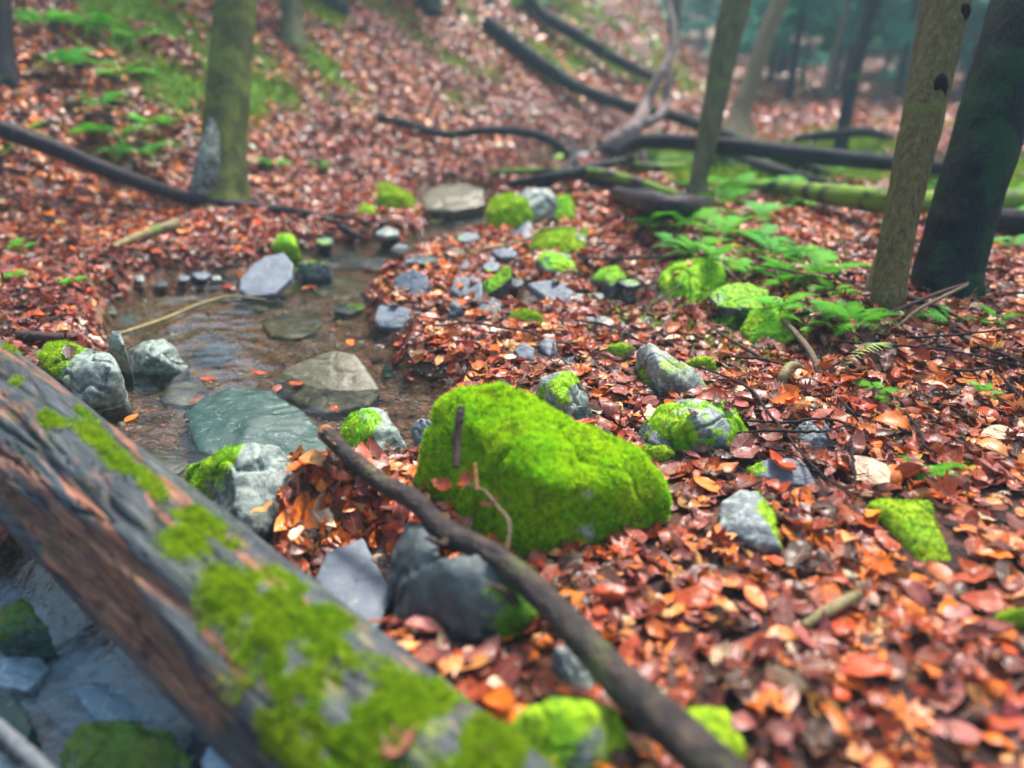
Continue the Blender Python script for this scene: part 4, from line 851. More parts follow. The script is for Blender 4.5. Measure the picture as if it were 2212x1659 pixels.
stick('stick', 'short brown stub lying behind the upper end of the log', 'stick', [(40, 722, .01), (90, 726, .02), (135, 728, .01)], [.016, .015, .013], 'twig', na=12)
stick('twig', 'thin upright twig at the left border', 'twig', [gp(8, 612, .0), gp(6, 600, .12), gp(4, 590, .22)], [.005, .004, .003], 'twig')
stick('twig', 'pale root hanging in front of the mossy boulder', 'root', [pd(1005, 1045, 1.47), pd(1045, 1060, 1.46), pd(1075, 1095, 1.43), pd(1100, 1130, 1.40), pd(1095, 1190, 1.37)], [.002, .003, .0035, .0035, .002], 'twig_pale')
stick('twig', 'broken reddish twig end beside the upright stick', 'twig', [pd(1030, 1060, 1.46), pd(1028, 1030, 1.47), pd(1025, 1000, 1.48)], [.004, .004, .003], 'cut')
stick('twig', 'tiny dry stem on the lichened grey stone by the pool', 'twig', [gp(790, 935, .06), gp(785, 900, .07), gp(782, 872, .08)], [.0015, .0015, .001], 'twig_dark')
FL = 'fallen trunks and branches on the hillside'
def lift(px, py, dz=.06): return gp(px, py, dz)
stick('fallen_log', 'long dark fallen trunk running down the hillside to the flat ground', 'log', [lift(1050, 45, .1), lift(1150, 125, .12), lift(1250, 190, .16), lift(1370, 232, .25), lift(1470, 255, .25), lift(1600, 305, .2), lift(1700, 345, .12), lift(1790, 378, .05)], [.11, .12, .105, .09, .085, .085, .08, .05], 'bark_darkfar', FL, na=12)
stick('fallen_log', 'dark fallen trunk high on the hillside leading to the dead twisted stem', 'log', [lift(1120, -30, .1), lift(1180, 35, .15), lift(1250, 78, .2), lift(1330, 128, .2), lift(1420, 172, .12)], [.11, .11, .11, .10, .08], 'bark_darkfar', FL, na=12)
stick('branch', 'arched dark branch bowing over the upper stream', 'branch', [lift(815, 250, .05), lift(880, 268, .06), lift(960, 290, .10), pd(1040, 282, 6.0), pd(1120, 284, 6.0), pd(1180, 298, 5.9), pd(1225, 330, 5.9), lift(1255, 365, .05)], [.03, .04, .05, .055, .055, .055, .05, .04], 'bark_darkfar', FL, na=12)
stick('branch', 'dark branch with yellow moss pointing right above the upper boulders', 'branch', [lift(1060, 372, .05), lift(1180, 370, .12), lift(1280, 372, .14), lift(1370, 392, .10), lift(1480, 430, .04)], [.03, .045, .05, .055, .05], 'wood_mossy', FL, na=12)
stick('branch', 'black branch lying just below the yellow-mossed one', 'branch', [lift(1240, 382, .06), lift(1320, 396, .06), lift(1400, 420, .04), lift(1490, 436, .02)], [.05, .06, .055, .05], 'wood_wet', FL, na=12)
stick('fallen_log', 'long low trunk lying level behind the middle trees', 'log', [lift(1335, 338, .05), lift(1380, 308, .25), lift(1480, 308, .3), lift(1600, 318, .3), lift(1750, 335, .25), lift(1920, 352, .2), lift(2150, 372, .15)], [.06, .08, .085, .085, .085, .08, .06], 'bark_darkfar', FL, na=12)
stick('fallen_log', 'yellow-green mossy log lying behind the right trees', 'log', [lift(1600, 400, .04), lift(1690, 405, .08), lift(1790, 420, .12), lift(1900, 432, .14), lift(2030, 436, .12), lift(2230, 428, .1)], [.04, .06, .09, .10, .09, .08], 'wood_mossy', FL, na=14)
stick('fallen_log', 'mossy log end seen between the two right trees', 'log', [lift(1960, 372, .08), lift(2050, 368, .14), lift(2120, 366, .12)], [.07, .09, .08], 'wood_mossy', FL, na=14)
stick('branch', 'knotted dark branch crossing under the two branches at the stream end', 'branch', [lift(1100, 398, .05), lift(1190, 384, .12), lift(1290, 360, .15), lift(1380, 340, .10)], [.04, .06, .06, .04], 'bark_darkfar', FL, na=10)
stick('branch', 'thin dark limb rising over the stream end towards the hillside', 'branch', [lift(1160, 412, .04), lift(1215, 372, .14), lift(1240, 330, .16), lift(1225, 290, .10)], [.05, .05, .04, .03], 'bark_darkfar', FL, na=10)
stick('branch', 'dark rotten log close to the slim tree foot', 'branch', [lift(1330, 418, .05), lift(1400, 440, .09), lift(1475, 448, .09), lift(1530, 440, .05)], [.07, .10, .10, .06], 'wood_wet', FL, na=12)
stick('branch', 'slim dark branch slanting behind the slim tree above the level trunk', 'branch', [lift(1470, 300, .1), lift(1570, 330, .12), lift(1690, 372, .10), lift(1800, 400, .04)], [.05, .06, .06, .04], 'bark_darkfar', FL, na=10)
stick('branch', 'crooked dark limb lying on the far flat ground beyond the level trunk', 'branch', [lift(1720, 300, .05), lift(1790, 292, .15), lift(1870, 285, .15), lift(1930, 300, .05)], [.05, .07, .07, .05], 'bark_darkfar', FL, na=10)
stick('branch', 'short dark mossy log below the dead twisted stem', 'branch', [lift(1480, 360, .04), lift(1400, 362, .06), lift(1340, 350, .05)], [.05, .06, .05], 'wood_mossy', FL, na=12)
stick('branch', 'dark log piece at the right border behind the dark tree', 'branch', [lift(2120, 470, .06), lift(2180, 478, .08), lift(2260, 480, .08)], [.08, .10, .10], 'bark_darkfar', FL, na=12)
stick('branch', 'thin branch lying down the hillside below the long trunk', 'branch', [lift(1240, 170, .1), lift(1290, 215, .06), lift(1340, 270, .04), lift(1360, 310, .02)], [.02, .025, .02, .015], 'bark_darkfar', FL)
stick('stick', 'pale curved stick in front of the upper mossy boulders', 'stick', [(1010, 540, .02), (1080, 532, .03), (1140, 515, .05), (1170, 495, .06), (1240, 490, .05)], [.008, .012, .012, .012, .008], 'wood_pale', FL)
stick('stick', 'thin dark stick at the right of the yellow-green moss stone', 'stick', [(1260, 560, .02), (1370, 558, .04), (1480, 552, .04)], [.008, .012, .012], 'wood_wet', FL)

# ------------------------------------------------------------------ trees
def tree(label, path, rad, material, base=None, forks=None, group=None, holes=None, limbs=5, seed=1, na=24, nl=110, flare=0.0, htop=7.0, rough=.05):
    """path: Vectors from base up (visible part); trunk is continued to htop above"""
    P = [Vector(p) for p in path]; d = (P[-1] - P[-2]).normalized(); r = random.Random(seed)
    k = 0; rad = list(rad)
    while P[-1].z < htop and k < 6:
        stepd = (Vector((d.x * .6, d.y * .6, max(.6, d.z))).normalized()) * (htop - path[-1].z) / 4
        P.append(P[-1] + stepd + Vector((r.uniform(-.08, .08), r.uniform(-.08, .08), 0))); rad.append(max(rad[-1] * .82, .01)); k += 1
    root = bpy.data.objects.new('tree', None); COL.objects.link(root); b = P[0]
    root.location = b; tag(root, label, 'tree', group)
    Q = [p - b for p in P]; Q = [Q[0] + Vector((0, 0, -.12))] + Q
    rr = [rad[0] * (1 + flare)] + rad
    V, F = tube(Q, rr, nl, na, rough, seed, nscale=5)
    if flare > 0:
        z = V[:, 2]; a = np.arctan2(V[:, 1], V[:, 0]); ff = flare * np.exp(-np.maximum(z, 0) / .10) * (.5 + .7 * np.cos(a * 3 + seed) ** 2); V[:, :2] *= (1 + ff)[:, None]
    mkobj('trunk', mkmesh('trunk', V, F, M[material]), root)
    for i in range(limbs):
        t = r.uniform(.55, .95); idx = int(t * (len(Q) - 1)); p = Q[idx]
        if p.z + b.z < 1.7: p = Q[-1] * r.uniform(.6, .9) + Vector((0, 0, 0))
        az = r.uniform(0, 6.28); dv = Vector((math.cos(az), math.sin(az), r.uniform(.3, .9))); L = r.uniform(.9, 2.0)
        V1, F1 = tube([p, p + dv * L * .4, p + dv * L * .75 + Vector((0, 0, .15)), p + dv * L + Vector((0, 0, .35))], [rad[-1] * .5, rad[-1] * .32, rad[-1] * .2, .004], 14, 6, .1, seed + i)
        mkobj('limb', mkmesh('limb', V1, F1, M[material]), root)
    for (fk, fr, nm, mt) in (forks or []):
        V1, F1 = tube([p - b for p in fk], fr, 60, 16, .07, seed + 9, nscale=7); mkobj(nm, mkmesh(nm, V1, F1, M[mt]), root)
    for (c, rx, rz) in (holes or []):
        u = np.linspace(0, 2 * math.pi, 24, endpoint=False); rows = []
        for kk, rr_ in enumerate([0, .35, .7, 1.0, 1.15]):
            rows.append(np.stack([np.cos(u) * rx * rr_, np.full(24, [-.004, -.005, -.006, -.003, .010][kk]), np.sin(u) * rz * rr_], 1))
        V1 = np.vstack(rows); F1 = grid_faces(5, 24, True); me = mkmesh('knot_hole', V1, F1, M['hole']); h = mkobj('knot_hole', me, root); h.location = c - b
    return root
b1 = gp(470, 447); t1 = ((b1 - Vector((0, 0, CAMZ))).dot(Vector((0, CT, -ST))))
tree('grey-green tree trunk rising behind the long dark branch on the left', [b1, pd(478, 380, t1), pd(488, 250, t1), pd(500, 120, t1), pd(510, 0, t1), pd(520, -150, t1)], [.135, .135, .125, .12, .118, .112], 'bark_left', flare=.35, seed=2,
     forks=[([b1 + Vector((-.10, -.03, -.05)), pd(428, 385, t1 - .05), pd(440, 310, t1 - .05), pd(458, 265, t1)], [.10, .085, .062, .035], 'dead_fork', 'lichen_bark')] if False else None)
M['lichen_bark'] = rock_material('lichened_bark', (.035, .045, .025), (.09, .11, .06), .42, .7, lcol=(.22, .27, .25))
def dead_fork():
    root = [o for o in bpy.data.objects if o.get('category') == 'tree'][0]; b = root.location
    V, F = tube([b1 + Vector((-.10, -.06, -.1)) - b, pd(446, 385, t1 - .12) - b, pd(456, 310, t1 - .12) - b, pd(466, 250, t1 - .08) - b], [.085, .075, .055, .03], 60, 18, .12, 9, nscale=8)
    mkobj('dead_side_trunk', mkmesh('dead_side_trunk', V, F, M['lichen_bark']), root)
dead_fork()
b2 = gp(1915, 668); t2 = ((b2 - Vector((0, 0, CAMZ))).dot(Vector((0, CT, -ST))))
T2 = [b2, pd(1925, 600, t2), pd(1940, 500, t2), pd(1962, 400, t2), pd(1985, 290, t2), pd(2010, 180, t2), pd(2040, 60, t2), pd(2062, -40, t2), pd(2085, -160, t2)]
hc = pd(2014, 192, t2); hd = Vector((-.35, -.9, .1)).normalized()
tree('brown-barked slim tree with dark knot holes at the right', T2, [.054, .054, .056, .061, .067, .067, .066, .066, .064], 'bark_brown', flare=.12, seed=4, rough=.07,
     forks=[([b2 + Vector((.05, .10, -.02)), pd(1958, 470, t2 + .12), pd(1965, 330, t2 + .12), pd(1975, 180, t2 + .12), pd(2008, 20, t2 + .12), pd(2030, -100, t2 + .12)], [.06, .055, .055, .055, .055, .05], 'second_stem', 'bark_tan')] if False else None,
     holes=[(hc + Vector((-.008, -.069, 0)), .024, .048), (pd(2062, 28, t2) + Vector((0, -.068, 0)), .018, .028)])
M['bark_tan'] = bark_material('tan_bark', (.12, .09, .045), (.22, .17, .09), (.33, .25, .15), (60, 60, 22), moss=.1)
def second_stem():
    root = [o for o in bpy.data.objects if o.get('category') == 'tree'][1]; b = root.location
    V, F = tube([p - b for p in [b2 + Vector((.0, .12, -.1)), pd(1936, 500, t2 + .14), pd(1958, 350, t2 + .14), pd(1983, 200, t2 + .14), pd(2010, 40, t2 + .14), pd(2025, -100, t2 + .14), pd(2060, -400, t2 + .14)]], [.048, .046, .045, .045, .045, .045, .04], 70, 18, .07, 9, nscale=7)
    mkobj('second_stem', mkmesh('second_stem', V, F, M['bark_tan']), root)
second_stem()
b3 = gp(2042, 632); t3 = ((b3 - Vector((0, 0, CAMZ))).dot(Vector((0, CT, -ST))))
tree('black wet leaning tree trunk at the right border', [b3, pd(2052, 570, t3), pd(2085, 450, t3), pd(2130, 300, t3), pd(2170, 160, t3), pd(2215, 0, t3), pd(2270, -180, t3)], [.118, .112, .115, .12, .118, .115, .11], 'bark_dark', flare=.15, seed=6)
b4 = gp(1503, 432); t4 = ((b4 - Vector((0, 0, CAMZ))).dot(Vector((0, CT, -ST))))
tree('slim grey-brown tree beside the dead twisted stem', [b4, pd(1510, 380, t4), pd(1528, 300, t4), pd(1548, 200, t4), pd(1570, 90, t4), pd(1592, 0, t4), pd(1620, -120, t4)], [.058, .052, .065, .075, .085, .092, .09], 'bark_far', flare=.3, seed=8)
b5 = gp(1590, 295); t5 = ((b5 - Vector((0, 0, CAMZ))).dot(Vector((0, CT, -ST))))
tree('curving tan tree with a moss-green flared foot farther back', [b5, pd(1600, 240, t5), pd(1625, 170, t5), pd(1655, 80, t5), pd(1685, 0, t5), pd(1710, -90, t5)], [.14, .10, .085, .085, .085, .08], 'bark_tan', flare=.9, seed=10)
b6 = gp(1812, 345); t6 = ((b6 - Vector((0, 0, CAMZ))).dot(Vector((0, CT, -ST))))
tree('thin dark sapling trunk standing behind the level log', [b6, pd(1825, 260, t6), pd(1842, 170, t6), pd(1865, 80, t6), pd(1888, 0, t6), pd(1910, -90, t6)], [.058, .055, .055, .055, .06, .055], 'bark_darkfar', flare=.2, seed=12)
b7 = gp(12, 172); t7 = ((b7 - Vector((0, 0, CAMZ))).dot(Vector((0, CT, -ST))))
tree('dark tree trunk cut by the upper left border', [b7, pd(4, 100, t7), pd(0, 0, t7), pd(-6, -100, t7)], [.07, .062, .06, .056], 'bark_darkfar', flare=.25, seed=14)
b8 = gp(632, 90); t8 = ((b8 - Vector((0, 0, CAMZ))).dot(Vector((0, CT, -ST))))
tree('pale thin tree high on the hillside right of the left trunk', [b8, pd(630, 40, t8), pd(628, 0, t8), pd(626, -80, t8)], [.09, .08, .08, .075], 'bark_far', flare=.4, seed=16)
for (px, py, w_, lab) in [(720, 12, .13, 'dark flared tree foot at the top left of centre'), (925, 22, .13, 'dark tree foot at the top between hillside and long fallen trunk')]:
    bb = gp(px, py); tt = ((bb - Vector((0, 0, CAMZ))).dot(Vector((0, CT, -ST))))
    tree(lab, [bb, pd(px + 2, py - 40, tt), pd(px + 4, py - 120, tt)], [w_, w_ * .9, w_ * .85], 'bark_darkfar', flare=.15, seed=px)
# dead twisted stem
def dead_stem():
    a = lift(1330, 345, 0); t = ((a - Vector((0, 0, CAMZ))).dot(Vector((0, CT, -ST))))
    V, F = tube([pd(1300, 345, t), pd(1320, 318, t - .1), pd(1352, 292, t - .15), pd(1382, 262, t - .1), pd(1398, 215, t), pd(1425, 165, t), pd(1452, 110, t + .05), pd(1452, 50, t + .1), pd(1440, -10, t + .15)], [.07, .10, .085, .065, .05, .045, .04, .035, .02], 110, 18, .2, 5, nscale=9)
    o = mkobj('dead_stem', mkmesh('dead_stem', V, F, M['driftwood'])); tag(o, 'dead twisted pinkish-grey stem curling up from its root on the hillside', 'dead tree')
    V, F = tube([pd(1385, 268, t - .1), pd(1420, 255, t - .1), pd(1440, 220, t), pd(1443, 180, t), pd(1446, 130, t)], [.05, .04, .035, .03, .02], 50, 12, .15, 6, nscale=9); mkobj('side_stem', mkmesh('side_stem', V, F, M['driftwood']), o)
    V, F = tube([pd(1375, 300, t - .1), pd(1388, 330, t - .15), pd(1395, 362, t - .2)], [.035, .025, .012], 30, 10, .15, 6, nscale=9); mkobj('root', mkmesh('root', V, F, M['driftwood']), o)
    V, F = tube([pd(1300, 350, t - .05), pd(1308, 335, t - .12), pd(1322, 325, t - .16)], [.055, .07, .06], 16, 14, .1, 6); mkobj('root_plate', mkmesh('root_plate', V, F, M['bark_darkfar']), o)
M['driftwood'] = bark_material('weathered_wood', (.14, .10, .09), (.30, .21, .19), (.42, .33, .29), (14, 14, 14), moss=.15, mcol=(.38, .42, .03), rough=.6)
dead_stem()
# background trunks, individual
BT = 'slender trees in the misty background'
r = random.Random(21)
words = ['pale', 'grey', 'dark', 'greenish', 'bluish']
bgx = [1395, 1425, 1478, 1505, 1545, 1640, 1668, 1705, 1735, 1765, 1790, 1838, 1875, 1905, 1925, 1950, 2075, 2100, 2135, 2160, 2195, 2230, 1355, 1450, 1720, 1810, 1860, 1985, 2030, 1600, 1690]
bgx = [q for i, q in enumerate(bgx) if i % 3 != 1]
for k, px in enumerate(bgx):
    Y = r.uniform(11.5, 27); u = (px - CX) / FPX; X = u * Y * 1.09; X += 0; z = float(H(np.array([X]), np.array([Y]))[0])
    R_ = r.uniform(.05, .13); ln = r.uniform(-.05, .14)
    bb = Vector((X, Y, z)); ww = 'far' if Y > 19 else 'nearer'
    near = 'left of the slim grey-brown tree' if px < 1500 else ('between slim tree and dark sapling' if px < 1800 else ('between dark sapling and knot-holed tree' if px < 2000 else 'beyond the black leaning tree'))
    mt = ['bark_far', 'bark_darkfar', 'bark_tan'][k % 3]
    nm_ = {'bark_far': 'grey', 'bark_darkfar': 'dark', 'bark_tan': 'tan'}[mt]; rk = sum(1 for q in bgx if q < px and ((q < 1500) == (px < 1500)) and ((q < 1800) == (px < 1800)) and ((q < 2000) == (px < 2000)))
    tree('%s %s misty trunk, %s from left %s' % (nm_, ww, ['first', 'second', 'third', 'fourth', 'fifth', 'sixth', 'seventh', 'eighth', 'ninth', 'tenth', 'eleventh', 'twelfth'][rk], near), [bb, bb + Vector((ln * .5, 0, 1.2)), bb + Vector((ln * 1.4, .1, 3))], [R_, R_ * .85, R_ * .75], mt, group=BT, limbs=2, seed=k + 40, na=10, nl=24, flare=.3, htop=8)

# hemlocks: low drooping boughs of small leaf sprays
def foliage_mat(name, c1, c2):
    m, t, b, out = mat(name); n = noise(t, objco(t), 3, 3, .6); base = ramp(t, n, [(.3, c1), (.7, c2)])
    t.links.new(base, b.inputs['Base Color']); b.inputs['Roughness'].default_value = .6; b.inputs['Specular IOR Level'].default_value = .12
    tr = nd(t, 'ShaderNodeBsdfTranslucent'); t.links.new(base, tr.inputs[0]); mx = nd(t, 'ShaderNodeMixShader'); mx.inputs[0].default_value = .3
    t.links.new(b.outputs[0], mx.inputs[1]); t.links.new(tr.outputs[0], mx.inputs[2]); t.links.new(mx.outputs[0], out.inputs[0]); return m
M['hemlock'] = foliage_mat('hemlock_needles', (.03, .20, .13), (.09, .42, .28))
def hemlock(seed, height, z0, spread):
    r = np.random.default_rng(seed); P = []; Dn = []
    nb = int(height * 13)
    for k in range(nb):
        z = z0 + (height - z0) * (k / nb); L = spread * (1 - .7 * (z / height)) * r.uniform(.6, 1.1); a = r.uniform(0, 6.28)
        for s in range(int(L * 34)):
            t = r.uniform(.12, 1); base = np.array([math.cos(a), math.sin(a), 0]) * L * t + np.array([0, 0, z + .15 * t * L - .28 * t * t * L])
            side = r.normal(0, .16 * (1.15 - t) * L + .03) ; q = base + np.array([-math.sin(a), math.cos(a), 0]) * side + np.array([0, 0, -.10 * abs(side) + r.normal(0, .02)])
            for j in range(4): P.append(q + r.normal(0, .035, 3)); Dn.append([math.cos(a), math.sin(a), -.35])
    P = np.array(P); Dn = np.array(Dn) + r.normal(0, .5, P.shape); Dn /= np.linalg.norm(Dn, axis=1, keepdims=True); n = len(P)
    s = np.cross(Dn, np.array([0, 0, 1.0]) + r.normal(0, .3, P.shape)); s /= np.linalg.norm(s, axis=1, keepdims=True)
    L = r.uniform(.08, .16, n)[:, None]; Wd = L * .36
    V = np.stack([P, P + Dn * L * .5 + s * Wd, P + Dn * L, P + Dn * L * .5 - s * Wd], 1).reshape(-1, 3); F = np.arange(n * 4).reshape(-1, 4)
    return V, F
hl = {}
HP = [(1700, 13.5, 4.5, .75, 1.6), (1790, 17, 5, .5, 1.8), (1580, 16, 5, .6, 1.5), (1900, 14, 4.5, .3, 1.4), (2180, 11.5, 4.5, .75, 1.3), (2060, 18, 5, .4, 1.6), (1985, 13, 4, .5, 1.0), (1480, 21, 6, .8, 1.7), (2300, 16, 5, .3, 1.8), (1640, 22, 6, .5, 2.0), (1860, 23, 6, .5, 2.0), (1560, 25, 6, .2, 2.2), (1740, 24, 6, .2, 2.2), (1950, 25, 6, .2, 2.2), (2120, 22, 6, .2, 2.2), (1420, 27, 6, .3, 2.2), (1820, 12.5, 4, .95, 1.5), (1620, 12, 4, .9, 1.1)]
for k, (px, Y, hgt, z0, sprd) in enumerate(HP):
    u = (px - CX) / FPX; X = u * Y * 1.09; z = float(H(np.array([X]), np.array([Y]))[0])
    root = bpy.data.objects.new('hemlock_tree', None); COL.objects.link(root); root.location = (X, Y, z)
    places = ['beside the curving tan tree', 'behind the thin dark sapling', 'behind the slim grey-brown tree', 'left of the brown knot-holed tree', 'right of the black leaning tree', 'between the brown and the black tree', 'hard behind the brown tree', 'above the hillside edge', 'at the right border', 'far behind the tan tree', 'far behind the dark sapling', 'farthest, left of the tan tree', 'farthest, between tan tree and dark sapling', 'farthest, right of the dark sapling', 'farthest, beyond the black tree', 'farthest, over the end of the hillside', 'reaching low in front of the dark sapling', 'reaching low in front of the tan tree']
    tag(root, 'drooping blue-green hemlock %s' % places[k], 'tree', 'hemlocks in the mist')
    V, F = hemlock(k % 4 + 3, hgt, z0, sprd); mkobj('crown', mkmesh('crown', V, F, M['hemlock'], smooth=False), root)
    V, F = tube([Vector((0, 0, -.2)), Vector((.03, 0, hgt * .5)), Vector((0, .03, hgt))], [.07, .05, .01], 16, 8, .06, k); mkobj('trunk', mkmesh('trunk', V, F, M['bark_darkfar']), root)

for k, (x, y, R_, lab) in enumerate([(-3.6, 10.2, .16, 'tree on the hilltop just above the upper frame edge, left one'), (-2.4, 10.8, .13, 'tree on the hilltop just above the upper frame edge, middle one'), (-5.2, 9.6, .17, 'tree on the hilltop left of the left trunk'), (-.6, 12.5, .15, 'tree on the hilltop above the long fallen trunk'), (-7.0, 9.0, .15, 'tree on the hilltop at far left')]):
    z = float(H(np.array([x]), np.array([y]))[0]); bb = Vector((x, y, z))  # unseen bare trees added to break up the sky mirrored in the pool
    tree(lab, [bb, bb + Vector((.05, 0, 1.2)), bb + Vector((.1, .1, 3))], [R_, R_ * .85, R_ * .8], 'bark_darkfar', group='hilltop trees above the frame', limbs=6, seed=k + 140, na=10, nl=24, flare=.2, htop=11)
# tall hemlocks added on the hilltop, unseen, to darken the pool's reflection
VH, FH = hemlock(5, 4.5, .2, 1.5); MH = mkmesh('crown', VH, FH, M['hemlock'], smooth=False)
VT, FT = tube([Vector((0, 0, -.2)), Vector((.03, 0, 2.2)), Vector((0, .03, 4.5))], [.07, .05, .01], 16, 8, .06, 1); MT = mkmesh('trunk', VT, FT, M['bark_darkfar'])
for k, (x, y) in enumerate([(-1.9, 11.6), (-9.5, 15.0), (-12.0, 12.0)]):
    z = float(H(np.array([x]), np.array([y]))[0])
    if z < 1.0: continue
    root = bpy.data.objects.new('hemlock_tree', None); COL.objects.link(root); root.location = (x, y, z); root.scale = (2.1, 2.1, 2.1); root.rotation_euler = (0, 0, k * 1.1)
    tag(root, ['tall hemlock on the hilltop above the fallen trunks', 'tall hemlock on the hilltop above the left tree', 'tall hemlock on the hilltop beyond the upper left corner'][k], 'tree', 'hilltop hemlocks above the frame')
    mkobj('crown', MH, root); mkobj('trunk', MT, root)

# ------------------------------------------------------------------ ferns
M['fern'] = foliage_mat('fern_green', (.045, .27, .006), (.13, .46, .015))
M['fern_pale'] = foliage_mat('fern_pale_green', (.30, .48, .12), (.42, .58, .2))
M['fern_blue'] = foliage_mat('fern_blue_green', (.035, .25, .025), (.10, .42, .05))
def frond(L, seed, droop=.5, npair=20, wid=.32):
    r = random.Random(seed); V = []; F = []
    def pos(t): return np.array([L * t * (1 - .12 * droop * t), 0, L * (.42 * t - (.42 + .35 * droop) * t * t)])
    def quad(a, b, c, d):
        k = len(V); V.extend([a, b, c, d]); F.append([k, k + 1, k + 2, k + 3])
    for k in range(10):
        a, b = pos(k / 10), pos((k + 1) / 10); w_ = .0016 * (1 - k / 11) * L / .25; quad(a + [0, w_, 0], a - [0, w_, 0], b - [0, w_ * .9, 0], b + [0, w_ * .9, 0])
    for k in range(npair):
        t = .14 + .85 * (k / npair); env = math.sin(min(1, (t - .05) / .35) * math.pi / 2) * (1 - t) ** .75 * 1.25; pl = L * wid * env + .004
        for s in (-1, 1):
            p = pos(t); fwd = .35; m = max(3, int(6 * env + 2)); tilt = r.uniform(-.15, .15)
            for j in range(m):       # pinnules
                q = j / m; a = p + np.array([fwd * pl * q, s * pl * q, -pl * .18 * q * q + tilt * pl * q]); d = np.array([.25 * pl * .32 + .002, s * pl / m * 1.15, -.001])
                h = pl * .22 * (1 - q * .75) + .001; c = np.array([h, s * h * .25, 0])
                quad(a - c * .55, a + d * .5 - c * .75, a + d, a + c * .2 * 0 + d * .1); quad(a + c * .0, a + d * .35 + c * .95, a + d * .8 + c * .75, a + d)
    return np.array(V), F
FR = {}; LFG_ = 'ferns of the left hillside'
def fern(label, px, py, L, n, material='fern', group='ferns on the bank', az=None, spread=6.28, seed=1, dz=.0, droop=.6):
    g = gp(px, py); g.z = max(g.z, top(g.x, g.y)) + dz + .012; root = bpy.data.objects.new('fern', None); COL.objects.link(root); root.location = g; tag(root, label, 'fern', group)
    r = random.Random(seed)
    for k in range(n):
        key = (material, k % 5, round(droop, 1))
        if key not in FR:
            V, F = frond(1.0, k % 5 + 3, droop, wid=.2 + .03 * (k % 3)); FR[key] = mkmesh('frond', V, F, M[material], smooth=False)
        o = mkobj('frond', FR[key], root); l_ = L * r.uniform(.8, 1.25); l_ = l_ * (.8 if group == LFG_ else .95); o.scale = (l_, l_, l_)
        a = (az if az is not None else 0) + (k / n - .5) * spread + r.uniform(-.25, .25) if spread < 6 else k / n * 6.28 + r.uniform(-.4, .4)
        o.rotation_euler = (r.uniform(-.35, .35), r.uniform(-.55, -.05), a)
    return root
for k, (px, py, L, n, lab, mt) in enumerate([
    (1500, 555, .20, 8, 'dense green fern on top of the upper ledge stone', 'fern'), (1595, 640, .15, 5, 'blue-green fern frond cluster hanging over the black hollow', 'fern_blue'), (1560, 520, .24, 8, 'fern above the upper end of the bank', 'fern'),
    (1670, 560, .24, 8, 'light fern right behind the crossing twigs', 'fern_blue'), (1770, 605, .22, 9, 'broad bright fern between the crossing twigs and the brown tree', 'fern'), (1700, 620, .18, 7, 'fern behind the mossy mound', 'fern'), (1680, 690, .16, 7, 'dark green fern growing on the mossy mound', 'fern'),
    (1845, 712, .19, 9, 'full green fern patch left of the brown tree foot', 'fern'), (1800, 690, .14, 6, 'small fern joined to the patch left of the brown tree', 'fern_blue'), (2050, 705, .15, 4, 'low fern right of the brown tree foot', 'fern_blue'), (2150, 705, .10, 4, 'tiny fern below the black tree', 'fern'),
    (1890, 862, .09, 6, 'little green seedling fern on the leaves below the pale frond', 'fern'), (2000, 1040, .10, 7, 'small moss-green fern above the yellow mossy slab', 'fern'), (2130, 862, .08, 5, 'tiny green sprig near the right border', 'fern'), (2090, 1020, .07, 4, 'green sprig right of the small moss-green fern', 'fern'),
    (1470, 490, .26, 7, 'blurred fern left of the bank at the slim tree', 'fern'), (1440, 450, .24, 6, 'blurred low fern at the foot of the slim tree', 'fern'), (1560, 440, .28, 8, 'blurred green fern behind the slim tree foot', 'fern'), (1640, 480, .28, 7, 'blurred fern in front of the mossy log', 'fern_blue'), (1610, 415, .30, 8, 'blurred fern at the left end of the mossy log', 'fern'), (1730, 450, .24, 6, 'blurred sparse fern below the mossy log', 'fern'),
    (1800, 375, .36, 5, 'pale tall fern in front of the thin dark sapling', 'fern_blue'), (2160, 470, .28, 7, 'fern behind the black leaning tree', 'fern'), (2205, 440, .28, 7, 'fern at the right border behind the black tree', 'fern'), (2000, 420, .28, 7, 'fern between the brown and the black tree', 'fern_blue'), (2180, 540, .18, 5, 'pale low fern at the right border', 'fern_blue'), (2050, 410, .25, 6, 'fern beside the mossy log end', 'fern'),
    (1530, 600, .16, 6, 'fern between upper ledge stone and overhanging rock', 'fern'), (1460, 540, .16, 6, 'fern left of the dense one on the ledge', 'fern_blue'), (1620, 600, .18, 7, 'fern right above the overhanging rock', 'fern'), (1730, 560, .2, 7, 'fern beyond the crossing twigs', 'fern'), (1800, 640, .16, 7, 'bushy fern just above the patch left of the brown tree', 'fern'),
    (1740, 715, .14, 6, 'fern at the right foot of the mossy mound', 'fern'), (1500, 410, .25, 7, 'blurred fern directly left of the slim tree foot', 'fern'), (1690, 420, .28, 8, 'blurred fern in front of the log left end', 'fern'), (1840, 440, .26, 7, 'blurred fern in front of the mossy log middle', 'fern'), (1420, 500, .22, 6, 'blurred fern above the thin dark stick', 'fern'), (1640, 530, .2, 7, 'fern midway behind the overhanging rock', 'fern_blue'),
    (1895, 470, .25, 5, 'fern left of the brown tree in the shade of the log', 'fern_blue')]):
    fern(lab, px, py, L, n, mt, seed=k, droop=.6)
LFG = 'ferns of the left hillside'
